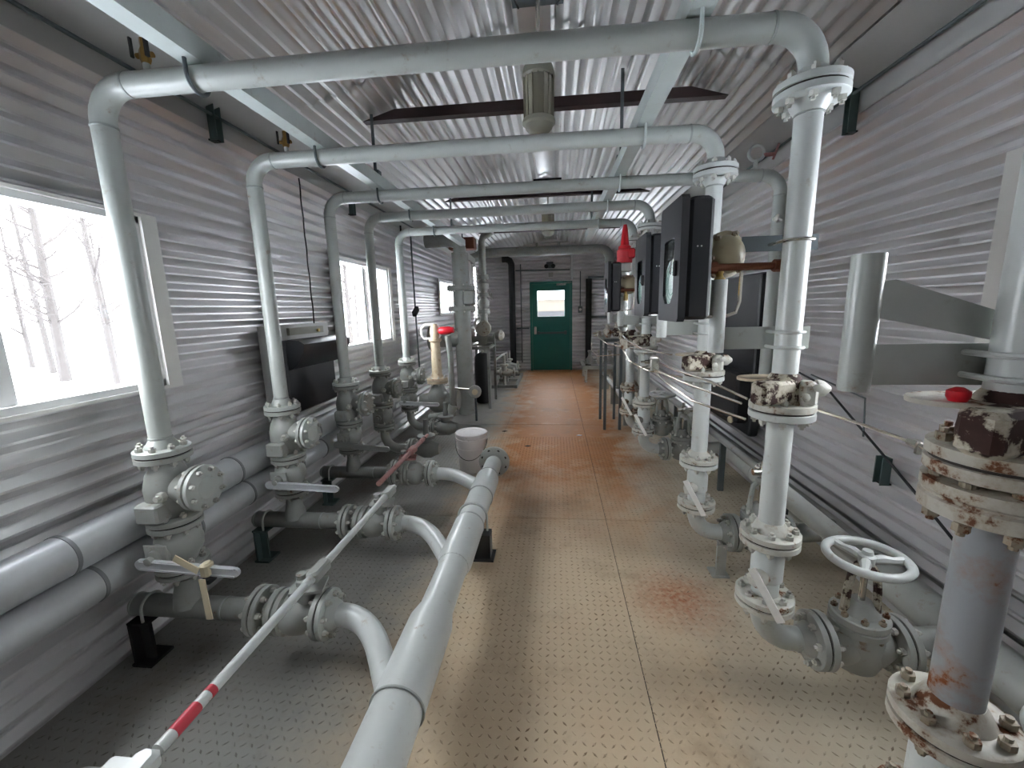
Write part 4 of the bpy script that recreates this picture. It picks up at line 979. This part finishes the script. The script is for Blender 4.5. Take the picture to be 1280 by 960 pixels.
MB().tube([(-1.06, 5.37, .42), (-1.15, 5.40, .44), (-1.50, 5.44, .46)], .012, 8).build('pipe', 'steel', t)
MB().cyl((-1.06, 5.39, .0), (-1.06, 5.39, .36), .015, seg=8).build('stand', 'strut', t)
t = thing('pump_skid', 'low dark skid of small valves and pipes beside the black downpipe', 'skid', (-.95, 8.3, 0))
q = MB()
for xx in (-1.15, -.72): q.box((xx, 8.3, .06), (.05, 1.5, .06))
for yy in (7.6, 8.3, 9.0): q.box((-.935, yy, .06), (.45, .05, .05))
q.build('base_frame', 'valve_dark', t)
for k, yy in enumerate((7.75, 8.15, 8.6)):
    q = MB(); q.lathe((-1.15, yy, .30), (1, 0, 0), [(0, .04), (.10, .05), (.12, .09), (.15, .09), (.16, .05), (.26, .08), (.36, .05), (.37, .09), (.40, .09), (.41, .03), (.46, .03)], 16); q.lathe((-.95, yy, .30), (0, 0, 1), [(0, .05), (.12, .05), (.13, .08), (.16, .08), (.17, .03), (.32, .03)], 14); q.cyl((-.95, yy, .06), (-.95, yy, .26), .03, seg=10)
    q.build('valve', ('rusty_mid', 'valve_dark', 'valve')[k], t)
MB().tube([(-1.10, 7.5, .55), (-1.0, 7.9, .62), (-.98, 8.5, .60), (-1.05, 9.0, .40), (-1.05, 9.05, .08)], .022, 10).build('pipe', 'valve_dark', t)
t = thing('rusty_box', 'rusty brown sheet-metal duct box hung above the valve stack', 'box', (-1.47, 6.9, 2.44))
MB().box((-1.47, 6.9, 2.53), (.42, .22, .18), bev=.01).build('shell', 'rust_pipe', t)
MB().cyl((-1.47, 6.9, 2.6), (-1.47, 6.9, 2.69), .012, seg=8).build('hanger', 'strut', t)

# black downpipes and fixtures on the back wall
t = thing('black_downpipe', 'black round downpipe with a top elbow on the back wall, left of the green door', 'pipe', (-.99, 9.92, .2), 'black downpipes')
MB().tube([(-1.20, 9.92, 2.62), (-1.10, 9.92, 2.62), (-1.02, 9.92, 2.58), (-.985, 9.92, 2.50), (-.985, 9.92, 2.4), (-.99, 9.92, .05)], .075, 16).build('pipe', 'blackflat', t)
t = thing('black_downpipe', 'black square downpipe on the back wall, right of the green door', 'pipe', (.79, 9.95, .2), 'black downpipes')
MB().box((.79, 9.95, 1.12), (.13, .12, 2.0)).build('pipe', 'blackflat', t)
q = MB(); q.box((1.05, 9.95, 1.25), (.5, .05, .06)); q.box((.95, 9.95, 2.15), (.35, .05, .05)); q.build('cross_rail', 'strut', t)
t = thing('crossover_pipe', 'wide dull grey crossover pipe spanning the far end above the green door', 'pipe', (0, 8.9, 2.55))
MB().tube([(-1.75, 8.9, 2.64), (-.8, 8.9, 2.645), (.85, 8.9, 2.635)] + arc((.92, 8.9, 2.435), (0, 0, 1), (1, 0, 0), .20, 9)[1:] + [(1.12, 8.9, 2.0), (1.12, 8.9, 1.3)], .09, 20).build('pipe', 'valve_dark', t)
for xx in (-.35, .1): MB().cyl((xx, 8.9, 2.72), (xx, 8.9, 2.80), .025, seg=10).build('boss', 'valve_dark', t)
MB().tube([(.05, 8.9, 2.95), (.10, 8.9, 2.82), (.15, 8.9, 2.95)], .012, 8).build('v_hanger', 'white', t)
for lab, pts, rr, mt in (('thin vertical conduit on the back wall beside the black round downpipe', [(-.78, 9.99, 2.5), (-.78, 9.99, .2)], .014, 'strut'),
                         ('horizontal grey conduit on the back wall left of the green door', [(-.9, 9.98, 1.02), (-.6, 9.98, 1.02)], .016, 'strut'),
                         ('short thick vertical pipe on the back wall above the door closer', [(.40, 9.94, 2.80), (.40, 9.94, 2.12)], .030, 'alu'),
                         ('thin drop conduit to the light switch beside the green door', [(.60, 9.99, 2.3), (.60, 9.99, 1.5)], .012, 'strut'),
                         ('horizontal conduit high on the back wall over the green door', [(-.90, 9.98, 2.36), (.36, 9.98, 2.34)], .016, 'strut')):
    tubing(pts, lab, rr, mt)
t = thing('light_switch', 'small grey switch box with pale knob on the back wall beside the green door', 'switch', (.60, 9.97, 1.36))
MB().box((.60, 9.98, 1.43), (.10, .06, .15), bev=.008).build('box', 'strut', t)
MB().lathe((.60, 9.95, 1.43), (0, -1, 0), [(0, .03), (.02, .03), (.025, .02)], 12).build('knob', 'white', t)
t = thing('exit_fixture', 'dark twin-head emergency light on the back wall above the green door', 'lamp', (-.10, 9.97, 2.38))
MB().box((-.10, 9.98, 2.46), (.16, .06, .14), bev=.01).build('box', 'strut', t)
for s_ in (-1, 1): MB().lathe((-.10 + s_ * .06, 9.94, 2.44), (s_ * .4, -1, -.3), [(0, .02), (.03, .045), (.06, .05), (.065, .04)], 14).build('head', 'blackflat', t)
MB().box((-.08, 9.985, 2.24), (.10, .03, .10), bev=.006).build('junction_box', 'valve', t)

# far right: low skid, stand frame, pipework by the wall
t = thing('low_skid', 'low grey steel skid with small valves right of the green door', 'skid', (.95, 8.6, 0))
q = MB(); q.box((.93, 8.3, .30), (.75, .06, .07)); q.box((.93, 9.1, .30), (.75, .06, .07)); q.box((.58, 8.7, .30), (.06, .86, .07)); q.box((1.28, 8.7, .30), (.06, .86, .07)); q.build('rail', 'valve', t)
for xx, yy in ((.62, 8.32), (1.24, 8.32), (.62, 9.08), (1.24, 9.08)): MB().box((xx, yy, .14), (.05, .05, .28)).build('leg', 'rusty_mid', t)
for k, xx in enumerate((.72, .92, 1.12)):
    q = MB(); q.lathe((xx, 8.6, .33), (0, 0, 1), [(0, .05), (.05, .07), (.12, .07), (.16, .04), (.22, .03), (.26, .05), (.28, .05)], 14); q.build('valve', ('valve_dark', 'rusty_mid', 'valve_dark')[k], t)
MB().tube([(.62, 8.7, .40), (.95, 8.7, .44), (1.3, 8.7, .40)], .03, 10).build('pipe', 'valve_dark', t)
t = thing('instrument_stand', 'thin-legged dark steel stand beside the riser closest to the green door', 'stand', (.66, 5.2, 0))
for xx, yy in ((.60, 5.0), (.78, 5.0), (.60, 5.5), (.78, 5.5)): MB().box((xx, yy, .55), (.032, .032, 1.10)).build('leg', 'strut', t)
q = MB(); q.box((.69, 5.0, 1.09), (.22, .035, .035)); q.box((.69, 5.5, 1.09), (.22, .035, .035)); q.box((.60, 5.25, 1.09), (.035, .5, .035)); q.box((.78, 5.25, 1.09), (.035, .5, .035)); q.build('top_rail', 'strut', t)
MB().box((.69, 5.25, 1.115), (.24, .54, .012)).build('shelf', 'valve', t)
t = thing('rail_pipe', 'pair of thin grey rail pipes low along the right side of the aisle', 'pipe', (.82, 6.3, .2))
for xx, zz in ((.88, .28), (.95, .22)): MB().cyl((xx, 4.9, zz), (xx, 7.9, zz), .022, seg=10).build('rail', 'valve', t)
for yy in (5.2, 6.4, 7.6): MB().box((.915, yy, .13), (.12, .04, .26)).build('foot', 'valve_dark', t)
for k, (yy, lab) in enumerate(((5.6, 'grey vertical pipe with brown flanges beyond the instrument stand'), (6.6, 'grey vertical pipe with valve body midway along the right wall'), (7.6, 'grey vertical pipe with two flange pairs near the low skid'))):
    t = stack(1.15 - .1 * (k == 1), yy, 0, 2.3, .055, lab, ('valve', 'valve_dark', 'valve')[k], (1.5, 1.0), 'wall_riser', 'pipe', 6)
    q = MB(); q.lathe((1.15 - .1 * (k == 1), yy, 1.16), (0, 0, 1), [(0, .06), (.06, .11), (.14, .11), (.20, .06)], 16); q.build('valve_body', 'valve_dark', t)
    q = MB(); xx = 1.15 - .1 * (k == 1); q.tube([(xx, yy, 2.28), (xx, yy, 2.34), (xx + .04, yy, 2.41), (xx + .12, yy, 2.43), (1.62, yy, 2.43)], .055, 14); q.build('top_elbow', 'alu', t)
t = thing('gear_cluster', 'cluster of rusty instrument valves on the shelf of the dark stand', 'valve', (.69, 5.2, 1.12))
for k, (dx, dy) in enumerate(((-.06, -.15), (.05, -.02), (-.04, .12))):
    q = MB(); q.lathe((.69 + dx, 5.2 + dy, 1.122), (0, 0, 1), [(0, .03), (.03, .045), (.07, .045), (.10, .02), (.14, .02)], 12); q.cyl((.64 + dx, 5.2 + dy, 1.18), (.76 + dx, 5.2 + dy, 1.18), .014, seg=8); q.build('valve', ('rusty', 'stain', 'rusty_mid')[k], t)
t = thing('wall_phone', 'small dark sensor box on the left wall beyond the double window', 'sensor', (-1.82, 5.35, 1.42))
MB().box((-1.80, 5.35, 1.48), (.05, .16, .07), Matrix.Rotation(.5, 3, 'X'), bev=.006).build('body', 'blackflat', t)
for k, (yy, lab) in enumerate(((5.1, 'thin dark conduit down the left wall beyond the double window'), (5.45, 'pale conduit down the left wall beside the sensor box'))):
    tubing([(-1.835, yy, 2.5), (-1.835, yy, 1.5), (-1.83, yy, .7)], lab, .011, ('blackflat', 'strut')[k])
# bits on the floor
for k, (x, y, lab) in enumerate(((-.30, 4.35, 'small dark flake of dirt on the orange floor'), (.28, 4.75, 'small pale scrap on the orange floor'), (-.62, 4.9, 'dark leaf-like scrap on the floor left of the aisle'))):
    q = MB(); q.prism([(x - .03, y - .01, .002), (x + .01, y - .02, .002), (x + .035, y + .005, .002), (x - .005, y + .02, .002)], (0, 0, .004))
    single('floor_scrap', q, 'white' if k == 1 else 'gasket', lab, 'debris', (x, y, 0))

# ------------------------------------------------------------------ outdoors
q = MB(); q.box((0, 0, -.45), (160, 160, .1)); g = struct(q.build('ground', 'snow'))
def tree(x, y, h, r_, seed, label):
    rg = random.Random(seed); t = thing('bare_tree', label, 'tree', (x, y, -.4), 'leafless trees across the snow')
    lean = (rg.uniform(-.02, .02) * h, rg.uniform(-.02, .02) * h)
    P = lambda f: Vector((x + lean[0] * f, y + lean[1] * f, -.4 + h * f))
    MB().tube([P(0), P(.3), P(.6), P(1)], [r_, r_ * .8, r_ * .5, r_ * .12], 7).build('trunk', 'bark', t)
    q = MB()
    for k in range(34):
        f = rg.uniform(.18, .95); a = rg.uniform(0, 6.283); L = min(1.1, h * rg.uniform(.10, .2) * (1.15 - f))
        b0 = P(f); d_ = Vector((math.cos(a), math.sin(a), rg.uniform(.3, .9))) * L
        q.tube([b0, b0 + d_ * .5, b0 + d_ + Vector((0, 0, L * .2))], [r_ * .30, r_ * .2, r_ * .08], 4)
        for _ in range(3):
            e0 = b0 + d_ * rg.uniform(.4, .95); e = Vector((rg.uniform(-1, 1), rg.uniform(-1, 1), rg.uniform(0, 1))) * L * .5
            q.tube([e0, e0 + e], [r_ * .13, r_ * .05], 3)
    q.build('branches', 'twig', t)
rg = random.Random(3); k = 0
for d_ in (12, 15, 18.2, 21.5):
    for m in range(13):
        k += 1
        tree(-d_ + rg.uniform(-.5, .5), (m + .5 * (d_ in (15, 21.5))) * 3.3 + rg.uniform(-.2, .2), rg.uniform(6, 10), rg.uniform(.07, .15), k, 'leafless grey tree beyond the snowy field outside the left windows')
t = thing('utility_shed', 'brown utility shed with snowy roof, seen through the green door', 'shed', (-.4, 19.5, -.4))
MB().box((-.6, 20, .75), (5.0, 3.0, 2.3)).build('walls', 'shed', t)
q = MB(); q.prism([(-3.4, 18.3, 1.85), (2.2, 18.3, 1.85), (-.6, 18.3, 3.0)], (0, 3.4, 0)); q.build('roof', 'snow', t)
q = MB(); q.box((-.2, 18.49, .9), (1.6, .04, .9)); q.build('window', 'blackflat', t)
q = MB(); q.box((-1.7, 18.49, .5), (.7, .04, 1.7)); q.build('door', 'frame', t)
